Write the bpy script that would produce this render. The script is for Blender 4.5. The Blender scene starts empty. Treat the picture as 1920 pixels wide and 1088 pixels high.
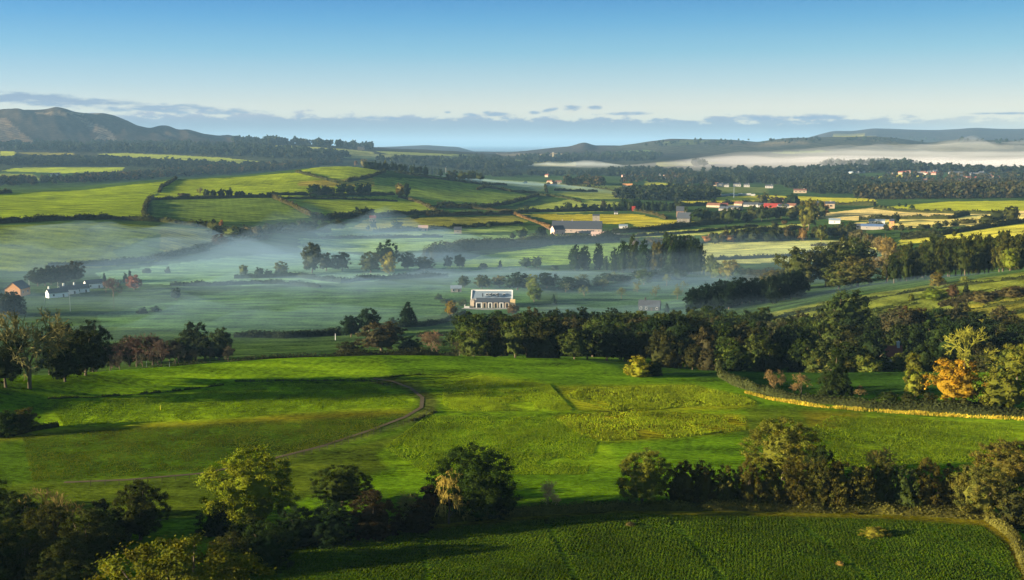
"""Misty farmland valley at sunrise, seen from a drone."""
import bpy, math, random
import numpy as np
R = math.radians
rng = np.random.default_rng(7)
random.seed(7)
scene = bpy.context.scene
col = scene.collection
F = 960 / math.tan(R(25.0)); HC = 105.0; PITCH = math.atan((544 - 270) / F)

# ------------------------------------------------------------------ noise
def vnoise(x, y, s=0):
    x = np.asarray(x, float); y = np.asarray(y, float)
    xi = np.floor(x).astype(np.int64); yi = np.floor(y).astype(np.int64)
    fx = x - xi; fy = y - yi
    fx = fx * fx * (3 - 2 * fx); fy = fy * fy * (3 - 2 * fy)
    def h(a, b):
        n = (a * 374761393 + b * 668265263 + s * 974634777) & 0xffffffff
        n = ((n ^ (n >> 13)) * 1274126177) & 0xffffffff
        n = n ^ (n >> 16)
        return (n & 0xffff) / 65535.0
    a = h(xi, yi); b = h(xi + 1, yi); c = h(xi, yi + 1); d = h(xi + 1, yi + 1)
    return (a * (1 - fx) + b * fx) * (1 - fy) + (c * (1 - fx) + d * fx) * fy
def fbm(x, y, o=4, s=0):
    t = 0; a = .5; n = 0
    for i in range(o):
        t = t + a * vnoise(x * 2 ** i + 17.3 * i, y * 2 ** i - 9.1 * i, s + i); n += a; a *= .5
    return t / n * 2 - 1

# ------------------------------------------------------------------ camera rays
def ray(px, py):
    """azimuth and tangent of the elevation of the sight line through a photo pixel"""
    u = (px - 960) / F; v = (544 - py) / F
    cy = math.cos(PITCH); sy = math.sin(PITCH)
    X = u; Y = cy + v * sy; Z = -sy + v * cy
    return np.arctan2(X, Y), Z / np.hypot(X, Y)

# ------------------------------------------------------------------ terrain
# every line runs across the country: (pixel x, pixel y of the ground there or None, distance, height if no y)
def z(px, d, zz): return (px, None, d, zz)
XL, XR = -500, 2420
LINES = [
 [z(XL,60,47), z(XR,60,47)],
 [z(XL,110,45.5), z(XR,110,45.5)],
 [z(XL,150,43.4), z(500,150,43.2), z(1200,150,43.2), z(XR,150,43.2)],
 [z(XL,186,42.2), z(500,186,41.6), z(1200,186,42), z(XR,186,42)],
 [z(XL,226,41), z(500,226,40.6), z(1000,226,40.3), z(XR,226,40.2)],
 [z(XL,268,41), z(0,268,40.6), z(600,268,41.2), z(1000,268,40.6), z(1400,268,39.4), z(XR,268,38.6)],
 [(XL,735,292,0), (80,705,300,0), (300,688,315,0), (540,672,330,0), (900,670,335,0), (1100,676,335,0), (1250,692,325,0), (1345,697,322,0), (1500,700,330,0), (1920,700,335,0), (XR,690,335,0)],
 [z(XL,316,36), z(80,325,35), z(300,336,36), z(540,351,35), z(1100,353,35), z(1250,348,33.5), z(1345,352,32), z(XR,356,32)],
 [z(XL,380,30), z(0,380,29), z(500,395,28), z(1000,395,28), z(1500,390,27.5), z(1920,390,30), z(XR,390,36)],
 [z(XL,440,20), z(0,440,18), z(500,450,19), z(1000,450,19), z(1500,440,20), z(1700,440,22), z(1920,440,26), z(XR,440,34)],
 [z(XL,545,9), z(0,545,7), z(600,545,6.5), z(900,545,8), z(1200,540,8), z(1430,540,9), z(1600,520,16), z(1920,505,25), z(XR,500,38)],
 [z(XL,660,4), z(0,660,3), z(900,660,2.5), z(1250,640,3), (1430,590,605,0), (1540,566,610,0), (1650,548,615,0), (1800,527,620,0), (1920,510,625,0), (XR,440,630,0)],
 [z(XL,800,1), z(0,800,.5), z(900,800,.5), z(1300,790,1), z(1500,780,6), z(1650,780,14), z(1920,780,22), z(XR,780,40)],
 [z(XL,950,2), z(0,945,.5), z(900,950,0), z(1300,950,0), z(1600,950,1), z(1920,950,8), z(XR,950,20)],
 [(XL,425,1150,0), (0,421,1150,0), (200,415,1155,0), (340,422,1160,0), (420,429,1170,0), (520,437,1200,0), (620,441,1225,0), (960,446,1230,0), (1300,450,1210,0), (1600,448,1200,0), (1920,431,1160,0), (XR,410,1150,0)],
 [(XL,410,1260,0), (0,410,1250,0), (200,407,1250,0), (420,415,1265,0), (600,411,1350,0), (900,412,1430,0), (1100,418,1450,0), (1500,410,1500,0), (1920,402,1450,0), (XR,390,1450,0)],
 [(XL,380,1500,0), (0,386,1500,0), (280,375,1550,0), (560,370,1600,0), (800,381,1650,0), (1000,386,1750,0), (1300,386,1800,0), (1600,391,1700,0), (1920,385,1700,0), (XR,380,1700,0)],
 [(XL,360,1800,0), (0,362,1800,0), (150,353,1900,0), (250,342,1950,0), (330,336,2000,0), (440,331,2040,0), (540,320,2050,0), (590,314,2050,0), (640,311,2050,0), (700,315,2060,0), (760,324,2080,0), (830,331,2120,0), (900,340,2200,0), (1000,348,2300,0), (1200,355,2500,0), (1500,361,2400,0), (1920,366,2200,0), (XR,366,2200,0)],
 [z(XL,2550,14), z(0,2550,12), z(400,2550,10), z(700,2600,22), z(900,2650,12), z(1200,2800,2), z(1600,2750,2), z(XR,2700,6)],
 [z(XL,3250,20), z(0,3250,14), z(500,3250,12), z(900,3250,4), z(1300,3250,4), (1700,333,3300,0), (XR,336,3300,0)],
 [(XL,304,4050,0), (0,305,4050,0), (300,305,4050,0), (600,300,4050,0), (900,311,4050,0), (1000,317,4050,0), (1300,322,4000,0), (1500,322,3900,0), (1700,317,3850,0), (1920,321,3850,0), (XR,321,3850,0)],
 [(XL,286,5000,0), (0,286,5000,0), (300,281,5000,0), (500,274,5000,0), (600,275,5000,0), (700,281,5000,0), (850,287,5000,0), (950,300,5000,0), (1100,304,5000,0), (1250,300,5000,0), (1300,306,5000,0), (XR,310,5000,0)],
 [(XL,270,6000,0), (0,271,6000,0), (300,271,6000,0), (500,267,6000,0), (600,273,6000,0), (700,279,6000,0), (850,285,6000,0), (950,291,6000,0), (1100,289,6000,0), (1250,285,6000,0), (1600,288,6000,0), (1920,290,6000,0), (XR,290,6000,0)],
 [(XL,212,7000,0), (0,207,7000,0), (60,204,7000,0), (130,206,7000,0), (190,211,7000,0), (215,217,7000,0), (240,226,7000,0), (280,239,7000,0), (300,236,7000,0), (322,236,7000,0), (336,241,7000,0), (352,239,7000,0), (380,249,7000,0), (430,253,7000,0), (495,268,7000,0), (560,272,7000,0), (700,278,7000,0), (850,285,7000,0), (960,286,7000,0), (1040,277,7000,0), (1070,274,7000,0), (1086,269,7000,0), (1095,266,7000,0), (1104,269,7000,0), (1116,273,7000,0), (1160,273,7000,0), (1200,267,7000,0), (1260,259,7000,0), (1330,260,7000,0), (1380,261,7000,0), (1420,265,7000,0), (1480,258,7000,0), (1560,256,7000,0), (1640,255,7000,0), (1680,258,7000,0), (1740,267,7000,0), (1800,261,7000,0), (1920,263,7000,0), (XR,260,7000,0)],
 [z(XL,8600,150), z(0,8600,150), z(500,8600,70), z(850,8600,35), z(1100,8600,45), z(1500,8600,60), z(XR,8600,60)],
 [z(XL,12000,120), z(400,12000,60), z(600,12000,-30), (700,276,12000,0), (800,272,12000,0), (860,276,12000,0), z(920,12000,-30), z(1300,12000,-30), (1500,262,12000,0), (1560,246,12000,0), (1600,246,12000,0), (1640,241,12000,0), (1700,243,12000,0), (1760,244,12000,0), (1830,240,12000,0), (1880,242,12000,0), (XR,240,12000,0)],
 [z(XL,17000,-30), z(XR,17000,-30)],
 [z(XL,70000,-60), z(XR,70000,-60)],
]
def smooth_noise_land(X, Y, D):
    n = fbm(X / 90, Y / 90, 3, 3) * np.clip((D - 120) / 400, 0, 1) * 1.0 + fbm(X / 35, Y / 35, 3, 21) * .35
    far = np.clip((D - 3500) / 1500, 0, 1)
    n = n * (1 - far * .3) + fbm(X / 700, Y / 500, 5, 11) * 9 * far * np.clip((15000 - D) / 4000, 0, 1)
    m = np.exp(-((D - 6650) / 420) ** 2)
    rid = 1 - np.abs(fbm(X / 330 + .002 * Y, Y / 900, 5, 31))
    return n - m * (rid - .62) * 70 * np.clip((1 - (X + 900) / 1500), .35, 1)
azc = np.concatenate([np.radians(np.linspace(-88, -29, 90)), np.radians(np.arange(-28.9, 28.9, .075)), np.radians(np.linspace(29, 60, 50))])
lds = [np.arange(math.log(45), math.log(125), .02), np.arange(math.log(125), math.log(345), .0042), np.arange(math.log(345), math.log(2300), .0052), np.arange(math.log(2300), math.log(9000), .0065), np.arange(math.log(9000), math.log(70000), .05)]
ld = np.concatenate(lds)
def build_heights():
    kn_d = []; kn_z = []
    for L in LINES:
        A = []; Dd = []; Zz = []
        for (px, py, d, zz) in L:
            if py is None:
                a, _ = ray(px, 600); A.append(a); Zz.append(zz)
            else:
                a, t = ray(px, py); A.append(a); Zz.append(HC + d * t)
            Dd.append(d)
        A = np.array(A)
        # smooth interpolation across
        kn_d.append(np.interp(azc, A, Dd)); kn_z.append(np.interp(azc, A, Zz))
    kd = np.log(np.array(kn_d)).T; kz = np.array(kn_z).T
    Z = np.zeros((len(azc), len(ld)))
    for i in range(len(azc)):
        x = kd[i]; y = kz[i]; h = np.diff(x); s = np.diff(y) / h
        m = np.zeros_like(y); m[0] = s[0]; m[-1] = s[-1]
        for k in range(1, len(y) - 1):
            if s[k - 1] * s[k] > 0:
                w1 = 2 * h[k] + h[k - 1]; w2 = h[k] + 2 * h[k - 1]
                m[k] = (w1 + w2) / (w1 / s[k - 1] + w2 / s[k])
        j = np.clip(np.searchsorted(x, ld) - 1, 0, len(h) - 1)
        t = np.clip((ld - x[j]) / h[j], 0, 1)
        Z[i] = (1 + 2 * t) * (1 - t) ** 2 * y[j] + t * (1 - t) ** 2 * h[j] * m[j] + t * t * (3 - 2 * t) * y[j + 1] + t * t * (t - 1) * h[j] * m[j + 1]
    # smooth across azimuth a little
    dense = slice(90, len(azc) - 50)
    Zs = Z.copy(); E = np.exp(ld)
    for k in range(500):
        if k == 6: Zf = Zs.copy()
        Zs[1:-1] = (Zs[:-2] + 2 * Zs[1:-1] + Zs[2:]) / 4
    wf = np.clip((E - 1500) / 1500, 0, 1)[None, :]; Z = Zs * (1 - wf) + Zf * wf
    D = np.exp(ld)[None, :]; X = np.sin(azc)[:, None] * D; Y = np.cos(azc)[:, None] * D
    Z += smooth_noise_land(X, Y, D)
    for (cx, cy, rx, ry, hh) in SHADE_HILLS:
        q = ((X - cx) / rx) ** 2 + ((Y - cy) / ry) ** 2
        Z += hh * np.exp(-q) * (1 + .12 * fbm(X / 60, Y / 60, 3, 5))
    return X, Y, Z
SHADE_HILLS = []   # (x, y, rx, ry, height) unseen hills added left of the frame to cast shade
SHADE_HILLS = [(-285, 120, 50, 85, 32), (-640, 700, 100, 135, 50), (-560, 470, 70, 60, 40)]

GX, GY, GZ = build_heights()
def Hgt(x, y):
    a = np.arctan2(x, y); l = np.log(np.maximum(np.hypot(x, y), 46))
    i = np.clip(np.searchsorted(azc, a) - 1, 0, len(azc) - 2); j = np.clip(np.searchsorted(ld, l) - 1, 0, len(ld) - 2)
    u = np.clip((a - azc[i]) / (azc[i + 1] - azc[i]), 0, 1); v = np.clip((l - ld[j]) / (ld[j + 1] - ld[j]), 0, 1)
    return (GZ[i, j] * (1 - u) * (1 - v) + GZ[i + 1, j] * u * (1 - v) + GZ[i, j + 1] * (1 - u) * v + GZ[i + 1, j + 1] * u * v)
def P(px, py, dmin=60):
    """the point of the ground that stands at a photo pixel: (x, y, z, distance)"""
    a, t = ray(px, py)
    i = int(np.clip(np.searchsorted(azc, a) - 1, 0, len(azc) - 2)); u = (a - azc[i]) / (azc[i + 1] - azc[i])
    prof = GZ[i] * (1 - u) + GZ[i + 1] * u
    D = np.exp(ld); rz = HC + D * t
    ok = (rz <= prof) & (D >= dmin)
    j = int(np.argmax(ok)) if ok.any() else int(np.argmin(np.where(D < 9000, np.abs(rz - prof), 1e9)))
    d = D[j]
    if ok.any() and j > 0 and D[j - 1] >= dmin:
        g0 = rz[j - 1] - prof[j - 1]; g1 = rz[j] - prof[j]; w = g0 / (g0 - g1 + 1e-9); d = D[j - 1] + (D[j] - D[j - 1]) * w
    x = math.sin(a) * d; y = math.cos(a) * d
    return x, y, float(Hgt(x, y)), d
def PD(px, d, py=600):
    a, _ = ray(px, py); x = math.sin(a) * d; y = math.cos(a) * d
    return x, y, float(Hgt(x, y)), d
def poly_world(pts, sub=4, dmin=60):
    out = []
    for k in range(len(pts)):
        x0, y0 = pts[k]; x1, y1 = pts[(k + 1) % len(pts)]
        for s in range(sub):
            out.append(P(x0 + (x1 - x0) * s / sub, y0 + (y1 - y0) * s / sub, dmin)[:2])
    return np.array(out)
def inside(poly, X, Y):
    r = np.zeros(X.shape, bool); n = len(poly); j = n - 1
    for i in range(n):
        xi, yi = poly[i]; xj, yj = poly[j]
        c = ((yi > Y) != (yj > Y)) & (X < (xj - xi) * (Y - yi) / (yj - yi + 1e-12) + xi)
        r ^= c; j = i
    return r

# ------------------------------------------------------------------ mesh building
class Geo:
    def __init__(s): s.v = []; s.q = []; s.t = []; s.qm = []; s.tm = []; s.qc = []; s.tc = []; s.n = 0
    def add(s, v, q=None, t=None, m=0, c=(1, 1, 1)):
        v = np.asarray(v, float)
        def cc(k):
            a = np.asarray(c, float)
            return np.tile(a, (k, 1)) if a.ndim == 1 else a
        if q is not None and len(q):
            q = np.asarray(q); s.q.append(q + s.n); s.qm.append(np.full(len(q), m)); s.qc.append(cc(len(q)))
        if t is not None and len(t):
            t = np.asarray(t); s.t.append(t + s.n); s.tm.append(np.full(len(t), m)); s.tc.append(cc(len(t)))
        s.v.append(v); s.n += len(v)
    def box(s, cx, cy, cz, sx, sy, sz, m=0, rz=0, c=(1, 1, 1)):
        v = np.array([(x, y, w) for w in (-.5, .5) for y in (-.5, .5) for x in (-.5, .5)]) * (sx, sy, sz)
        if rz:
            ca, sa = math.cos(rz), math.sin(rz); v = np.stack([v[:, 0] * ca - v[:, 1] * sa, v[:, 0] * sa + v[:, 1] * ca, v[:, 2]], 1)
        s.add(v + (cx, cy, cz), [(0, 2, 3, 1), (4, 5, 7, 6), (0, 1, 5, 4), (1, 3, 7, 5), (3, 2, 6, 7), (2, 0, 4, 6)], m=m, c=c)
    def tube(s, pts, rad, n=6, m=0, c=(1, 1, 1)):
        pts = np.asarray(pts, float); k = len(pts); V = []
        for i in range(k):
            d = pts[min(i + 1, k - 1)] - pts[max(i - 1, 0)]; d = d / (np.linalg.norm(d) + 1e-9)
            a = np.cross(d, (0, 0, 1) if abs(d[2]) < .9 else (1, 0, 0)); a /= np.linalg.norm(a); b = np.cross(d, a)
            for j in range(n):
                th = 2 * math.pi * j / n; V.append(pts[i] + rad[i] * (math.cos(th) * a + math.sin(th) * b))
        Q = [(i * n + j, i * n + (j + 1) % n, (i + 1) * n + (j + 1) % n, (i + 1) * n + j) for i in range(k - 1) for j in range(n)]
        T = [(k * n - n, k * n - n + j, k * n - n + j + 1) for j in range(1, n - 1)]
        s.add(V, Q, T, m, c)
    def prism(s, x0, x1, prof, m=0, c=(1, 1, 1)):
        """profile of (y, z) points swept along x"""
        n = len(prof); v = [(x0, a, b) for a, b in prof] + [(x1, a, b) for a, b in prof]
        Q = [(i, (i + 1) % n, n + (i + 1) % n, n + i) for i in range(n)]
        T = [(0, i + 1, i) for i in range(1, n - 1)] + [(n, n + i, n + i + 1) for i in range(1, n - 1)]
        s.add(v, Q, T, m, c)
    def arrays(s):
        V = np.concatenate(s.v); Q = np.concatenate(s.q) if s.q else np.zeros((0, 4), int); T = np.concatenate(s.t) if s.t else np.zeros((0, 3), int)
        return V, Q, T
    def mesh(s, name, mats, smooth=False):
        V, Q, T = s.arrays(); me = bpy.data.meshes.new(name)
        me.vertices.add(len(V)); me.vertices.foreach_set('co', V.astype(np.float32).ravel())
        me.loops.add(len(Q) * 4 + len(T) * 3)
        me.loops.foreach_set('vertex_index', np.concatenate([Q.ravel(), T.ravel()]).astype(np.int32))
        me.polygons.add(len(Q) + len(T))
        st = np.concatenate([np.arange(len(Q)) * 4, len(Q) * 4 + np.arange(len(T)) * 3]).astype(np.int32)
        me.polygons.foreach_set('loop_start', st)
        mi = np.concatenate([np.concatenate(s.qm) if s.qm else np.zeros(0), np.concatenate(s.tm) if s.tm else np.zeros(0)]).astype(np.int32)
        me.polygons.foreach_set('material_index', mi)
        me.polygons.foreach_set('use_smooth', np.full(len(mi), bool(smooth)))
        cl = np.concatenate([np.concatenate(s.qc) if s.qc else np.zeros((0, 3)), np.concatenate(s.tc) if s.tc else np.zeros((0, 3))])
        at = me.attributes.new('tint', 'FLOAT_COLOR', 'FACE')
        at.data.foreach_set('color', np.concatenate([cl, np.ones((len(cl), 1))], 1).astype(np.float32).ravel())
        for m in mats: me.materials.append(m)
        me.update(calc_edges=True); me.validate()
        return me
    def build(s, name, mats, parent=None, smooth=False):
        if not isinstance(mats, (list, tuple)): mats = [mats]
        return link(name, s.mesh(name, mats, smooth), parent)
def link(name, data, parent=None):
    o = bpy.data.objects.new(name, data); col.objects.link(o)
    if parent is not None: o.parent = parent
    return o
def tag(o, label=None, cat=None, group=None, kind=None):
    if label: o['label'] = label
    if cat: o['category'] = cat
    if group: o['group'] = group
    if kind: o['kind'] = kind
    return o
def setcol(o, c):
    for x in [o] + list(o.children):
        if x.name.startswith(('crown', 'branches')) or x is o: x.color = (c[0], c[1], c[2], 1)
def copy_tree(o, parent=None):
    c = o.copy(); col.objects.link(c); c.parent = parent
    for ch in list(o.children): copy_tree(ch, c)
    return c

# ------------------------------------------------------------------ materials
def newmat(name):
    m = bpy.data.materials.new(name); m.use_nodes = True; n = m.node_tree
    for x in list(n.nodes): n.nodes.remove(x)
    return m, n
def N(nt, t, **k):
    n = nt.nodes.new(t)
    for a, b in k.items(): setattr(n, a, b)
    return n
def mathn(nt, op, a, b=None, clamp=False):
    n = N(nt, 'ShaderNodeMath', operation=op, use_clamp=clamp)
    for i, v in enumerate((a, b)):
        if v is None: continue
        if isinstance(v, (int, float)): n.inputs[i].default_value = v
        else: nt.links.new(v, n.inputs[i])
    return n.outputs[0]
def mixc(nt, fac, a, b, blend='MIX'):
    n = N(nt, 'ShaderNodeMix', data_type='RGBA', blend_type=blend)
    for s, v in ((n.inputs['Factor'], fac), (n.inputs['A'], a), (n.inputs['B'], b)):
        if isinstance(v, (int, float)): s.default_value = v
        elif isinstance(v, tuple): s.default_value = (*v, 1) if len(v) == 3 else v
        else: nt.links.new(v, s)
    # colour sockets are the third Factor/A/B set
    n2 = [i for i in n.inputs if i.type == 'RGBA']
    for s, v in zip(n2, (a, b)):
        if isinstance(v, tuple): s.default_value = (*v, 1) if len(v) == 3 else v
        elif not isinstance(v, (int, float)): nt.links.new(v, s)
    return [o for o in n.outputs if o.type == 'RGBA'][0]
def plain(name, c, rough=.8, var=.25, scale=3, bump=0, usecol=False):
    m, n = newmat(name); b = N(n, 'ShaderNodeBsdfPrincipled'); o = N(n, 'ShaderNodeOutputMaterial')
    tc = N(n, 'ShaderNodeNewGeometry'); no = N(n, 'ShaderNodeTexNoise'); no.inputs['Scale'].default_value = scale; no.inputs['Detail'].default_value = 5
    n.links.new(tc.outputs['Position'], no.inputs['Vector'])
    f = mathn(n, 'ADD', mathn(n, 'MULTIPLY', no.outputs[0], 2 * var), 1 - var)
    comb = N(n, 'ShaderNodeCombineColor')
    for i in range(3): n.links.new(f, comb.inputs[i])
    a = N(n, 'ShaderNodeAttribute', attribute_name='tint')
    base = mixc(n, 1.0, c, comb.outputs[0], 'MULTIPLY'); base = mixc(n, 1.0, base, a.outputs['Color'], 'MULTIPLY')
    if usecol:
        oi = N(n, 'ShaderNodeObjectInfo'); base = mixc(n, 1.0, base, oi.outputs['Color'], 'MULTIPLY')
    n.links.new(base, b.inputs['Base Color']); b.inputs['Roughness'].default_value = rough
    b.inputs['Specular IOR Level'].default_value = .2
    if bump:
        bp = N(n, 'ShaderNodeBump'); bp.inputs['Distance'].default_value = bump; n.links.new(no.outputs[0], bp.inputs['Height']); n.links.new(bp.outputs[0], b.inputs['Normal'])
    n.links.new(b.outputs[0], o.inputs[0]); return m
def leafmat(name, trans=.3):
    m, n = newmat(name); o = N(n, 'ShaderNodeOutputMaterial')
    oi = N(n, 'ShaderNodeObjectInfo'); a = N(n, 'ShaderNodeAttribute', attribute_name='tint')
    base = mixc(n, 1.0, oi.outputs['Color'], a.outputs['Color'], 'MULTIPLY')
    g = N(n, 'ShaderNodeNewGeometry'); no = N(n, 'ShaderNodeTexNoise'); no.inputs['Scale'].default_value = .35; no.inputs['Detail'].default_value = 3
    n.links.new(g.outputs['Position'], no.inputs['Vector'])
    f = mathn(n, 'ADD', mathn(n, 'MULTIPLY', no.outputs[0], 1.0), .5); cb = N(n, 'ShaderNodeCombineColor')
    for i in range(3): n.links.new(f, cb.inputs[i])
    base = mixc(n, 1.0, base, cb.outputs[0], 'MULTIPLY')
    d = N(n, 'ShaderNodeBsdfDiffuse'); t = N(n, 'ShaderNodeBsdfTranslucent'); mx = N(n, 'ShaderNodeMixShader'); mx.inputs[0].default_value = trans
    n.links.new(base, d.inputs[0]); n.links.new(mixc(n, 1.0, base, (1.3, 1.25, .6), 'MULTIPLY'), t.inputs[0])
    n.links.new(d.outputs[0], mx.inputs[1]); n.links.new(t.outputs[0], mx.inputs[2]); n.links.new(mx.outputs[0], o.inputs[0]); return m
LEAF = leafmat('leaves'); BARK = plain('bark', (.11, .085, .055), .9, .4, 2)
TWIG = plain('twigs', (1, 1, 1), .9, .3, 1, usecol=True)
WHITE = plain('white_render', (.58, .57, .56), .8, .1, .4); CREAM = plain('cream_render', (.52, .42, .32), .8, .12, .4)
PINK = plain('pink_render', (.52, .36, .31), .8, .12, .4); STONE = plain('grey_stone', (.3, .27, .24), .9, .3, .8)
SLATE = plain('slate', (.055, .065, .085), .6, .3, 1.2); GREYROOF = plain('grey_sheet_roof', (.2, .25, .31), .5, .2, .7)
REDT = plain('red_tiles', (.2, .06, .045), .8, .25, 1); DARK = plain('dark_glass', (.02, .025, .03), .2, .1, 1)
TERRA = plain('orange_render_and_sun', (.55, .26, .10), .8, .1, .5); WOOD = plain('weathered_wood', (.07, .055, .04), .9, .3, 2)
REDP = plain('red_paint', (.3, .04, .03), .5, .1, 1); BLACKM = plain('dark_cladding', (.03, .035, .04), .8, .2, 1)
WPAINT = plain('white_paint', (.6, .6, .6), .5, .05, 1)
# ------------------------------------------------------------------ plants (unit size: height 1, width 1)
def leaves(g, P0, Nn, size, tint, rs):
    k = len(P0); Nn = Nn / (np.linalg.norm(Nn, axis=1, keepdims=True) + 1e-9)
    r = rs.normal(size=(k, 3)); a = np.cross(Nn, r); a /= np.linalg.norm(a, axis=1, keepdims=True) + 1e-9; b = np.cross(Nn, a)
    s = (size * rs.uniform(.55, 1.35, k))[:, None]; e = rs.uniform(.5, 1, (k, 1))
    V = np.stack([P0 - a * s, P0 - b * s * e, P0 + a * s, P0 + b * s * e], 1).reshape(-1, 3)
    g.add(V, np.arange(4 * k).reshape(-1, 4), c=tint)
def prof(shape, t):
    t = np.clip(t, 0, 1)
    if shape == 'oak': return .5 * np.sqrt(np.clip(1 - np.abs((t - .42) / .58) ** 2.3, 0, 1))
    if shape == 'tall': return .5 * np.clip(np.sin(np.pi * np.clip(t, .02, .98) ** .8), 0, 1) ** .55
    if shape == 'cyp': return .5 * np.clip(np.sin(np.pi * np.clip(t * .9 + .08, 0, 1)), 0, 1) ** .4 * (1 - .35 * t)
    if shape == 'con': return .5 * (1 - t * .97) ** .75
    if shape == 'cedar': return .5 * (1 - t * .95) ** .6 * (.7 + .3 * np.abs(np.sin(t * 14)))
    return .5 * np.sqrt(np.clip(1 - t ** 2.4, 0, 1))     # bush
ZB = dict(oak=.16, tall=.08, cyp=.03, con=.04, cedar=.06, bush=0.0)
def crown_geo(g, shape, seed, ncl, nleaf, leaf, core=.78, offs=(0, 0, 0), sc=(1, 1, 1), tcol=(1, 1, 1), gap=1.0):
    rs = np.random.default_rng(seed); zb = ZB[shape]
    t = rs.uniform(0, 1, ncl * 4); pr = prof(shape, t); keep = rs.uniform(0, .5, len(t)) < pr + .04; t = t[keep][:ncl]; ncl = len(t)
    th = np.arange(ncl) * 2.399 + rs.uniform(0, .8, ncl); rr = prof(shape, t) * rs.uniform(.62, .98, ncl)
    inner = rs.uniform(size=ncl) < .2; rr[inner] *= .45
    cr = rs.uniform(.06, .15, ncl) * (24 / max(ncl, 8)) ** .33
    # a lopsided crown
    lob = 1 + .14 * np.sin(th * 2 + seed) + .1 * np.sin(th * 3 + seed * 1.7 + t * 5)
    C = np.stack([np.cos(th) * rr * lob, np.sin(th) * rr * lob, zb + t * (1 - zb) * .95 + rs.normal(0, .02, ncl)], 1)
    C[:, 2] = np.clip(C[:, 2], .03, .97)
    ci = rs.integers(0, ncl, nleaf); d = rs.normal(size=(nleaf, 3)); d /= np.linalg.norm(d, axis=1, keepdims=True)
    d[:, 2] = np.where(rs.uniform(size=nleaf) < .6, np.abs(d[:, 2]), d[:, 2])
    P0 = C[ci] + d * (cr[ci] * (np.abs(rs.normal(0, .62, nleaf)) + .25))[:, None] * (1, 1, .85)
    cen = np.array([0, 0, zb + (1 - zb) * .4]); nn = d + (P0 - cen) * 1.2 + rs.normal(0, .8, (nleaf, 3))
    ct = rs.uniform(.68, 1.3, (ncl, 1)) * np.stack([rs.uniform(.88, 1.15, ncl), np.ones(ncl), rs.uniform(.8, 1.1, ncl)], 1)
    tint = ct[ci] * rs.uniform(.75, 1.25, (nleaf, 1)) * np.array(tcol)
    leaves_v = Geo(); leaves(leaves_v, P0, nn, leaf, tint, rs)
    for V, Q, c in zip(leaves_v.v, leaves_v.q, leaves_v.qc): g.add(V * sc + offs, Q, c=c)
    if core:
        nu, nv = (10, 7) if nleaf < 1500 else (18, 11)
        tt = np.linspace(0, 1, nv); V = []
        for i, a in enumerate(tt):
            for j in range(nu):
                b = 2 * math.pi * j / nu; r = float(prof(shape, a)) * core * (1 + .14 * math.sin(b * 2 + seed) + .1 * math.sin(b * 3 + seed * 1.7 + a * 5)) * (.82 + .3 * vnoise(b * 2 + seed, a * 6, seed))
                V.append((math.cos(b) * r, math.sin(b) * r, zb + .04 + a * (1 - zb - .1) * (core ** .5)))
        Q = [(i * nu + j, i * nu + (j + 1) % nu, (i + 1) * nu + (j + 1) % nu, (i + 1) * nu + j) for i in range(nv - 1) for j in range(nu)]
        g.add(np.array(V) * sc + offs, Q, [(0, j + 1, j) for j in range(1, nu - 1)], c=np.array(tcol) * 1.0)
    return C
def trunk_geo(g, C, seed, shape='oak', n=5, m=0):
    rs = np.random.default_rng(seed + 5); top = .55 if shape in ('oak', 'tall') else .8
    if shape == 'bush': top = .3
    pts = [(0, 0, -.03)] + [(rs.normal(0, .012), rs.normal(0, .012), top * k / 4) for k in range(1, 5)]
    g.tube(pts, [.034, .028, .022, .016, .008], n, m)
    for c in C[rs.permutation(len(C))[:9]]:
        s = rs.uniform(.25, .8); b = np.array(pts[2]) * (1 - s) + np.array(pts[3]) * s
        mid = (b + c) / 2 + rs.normal(0, .02, 3) - (0, 0, .02)
        g.tube([b, mid, c], [.014, .009, .003], max(3, n - 2), m)
LODS = {0: (240, 46000, .0095), 1: (90, 8000, .021), 2: (30, 1300, .05), 3: (16, 320, .09)}
def proto_tree(name, shape, lod, seed):
    ncl, nl, ls = LODS[lod]
    if shape in ('cyp', 'con'): ncl = int(ncl * 1.5)
    cg = Geo(); C = crown_geo(cg, shape, seed, ncl, nl, ls, core={0: .5, 1: .6, 2: .74, 3: .8}[lod])
    if lod >= 2:
        for q in cg.qm: q[:] = 0
        trunk_geo(cg, C[:3], seed, shape, 4, 1)
        return ('one', cg.mesh(name, [LEAF, BARK]))
    tg = Geo(); trunk_geo(tg, C, seed, shape, 8)
    return ('two', cg.mesh('crown', [LEAF]), tg.mesh('trunk', [BARK]))
def bare_geo(seed, depth=6, spread=.55, droop=0.0, twig=.0022):
    rs = np.random.default_rng(seed); tg = Geo(); bg = Geo()
    def grow(p, d, L, r, k):
        mid = p + d * L * .5 + rs.normal(0, .04 * L, 3); e = p + d * L + rs.normal(0, .05 * L, 3)
        if droop and k < 3: e = e - np.array([0, 0, droop * L * (3 - k)])
        (tg if k >= depth - 1 else bg).tube([p, mid, e], [r, r * .85, r * .7], 6 if k >= depth - 1 else 3)
        if k == 0: return
        for _ in range(3 if k > 1 else 5):
            nd = d + rs.normal(0, spread, 3) + np.array([0, 0, .12 if not droop else .12 - droop]); nd /= np.linalg.norm(nd)
            grow(e if rs.uniform() < .6 else mid, nd, L * rs.uniform(.68, .86), max(r * .6, twig), k - 1)
    grow(np.array([0., 0, -.02]), np.array([0, 0, 1.]), .2, .017, depth)
    V = np.concatenate(bg.v + tg.v); hw = np.percentile(np.abs(V[:, :2]), 99) * 2; ht = np.percentile(V[:, 2], 99.7)
    for G in (tg, bg):
        G.v = [v / (hw, hw, ht) for v in G.v]
    return ('two', bg.mesh('branches', [TWIG]), tg.mesh('trunk', [BARK]))
_P = {}
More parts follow.
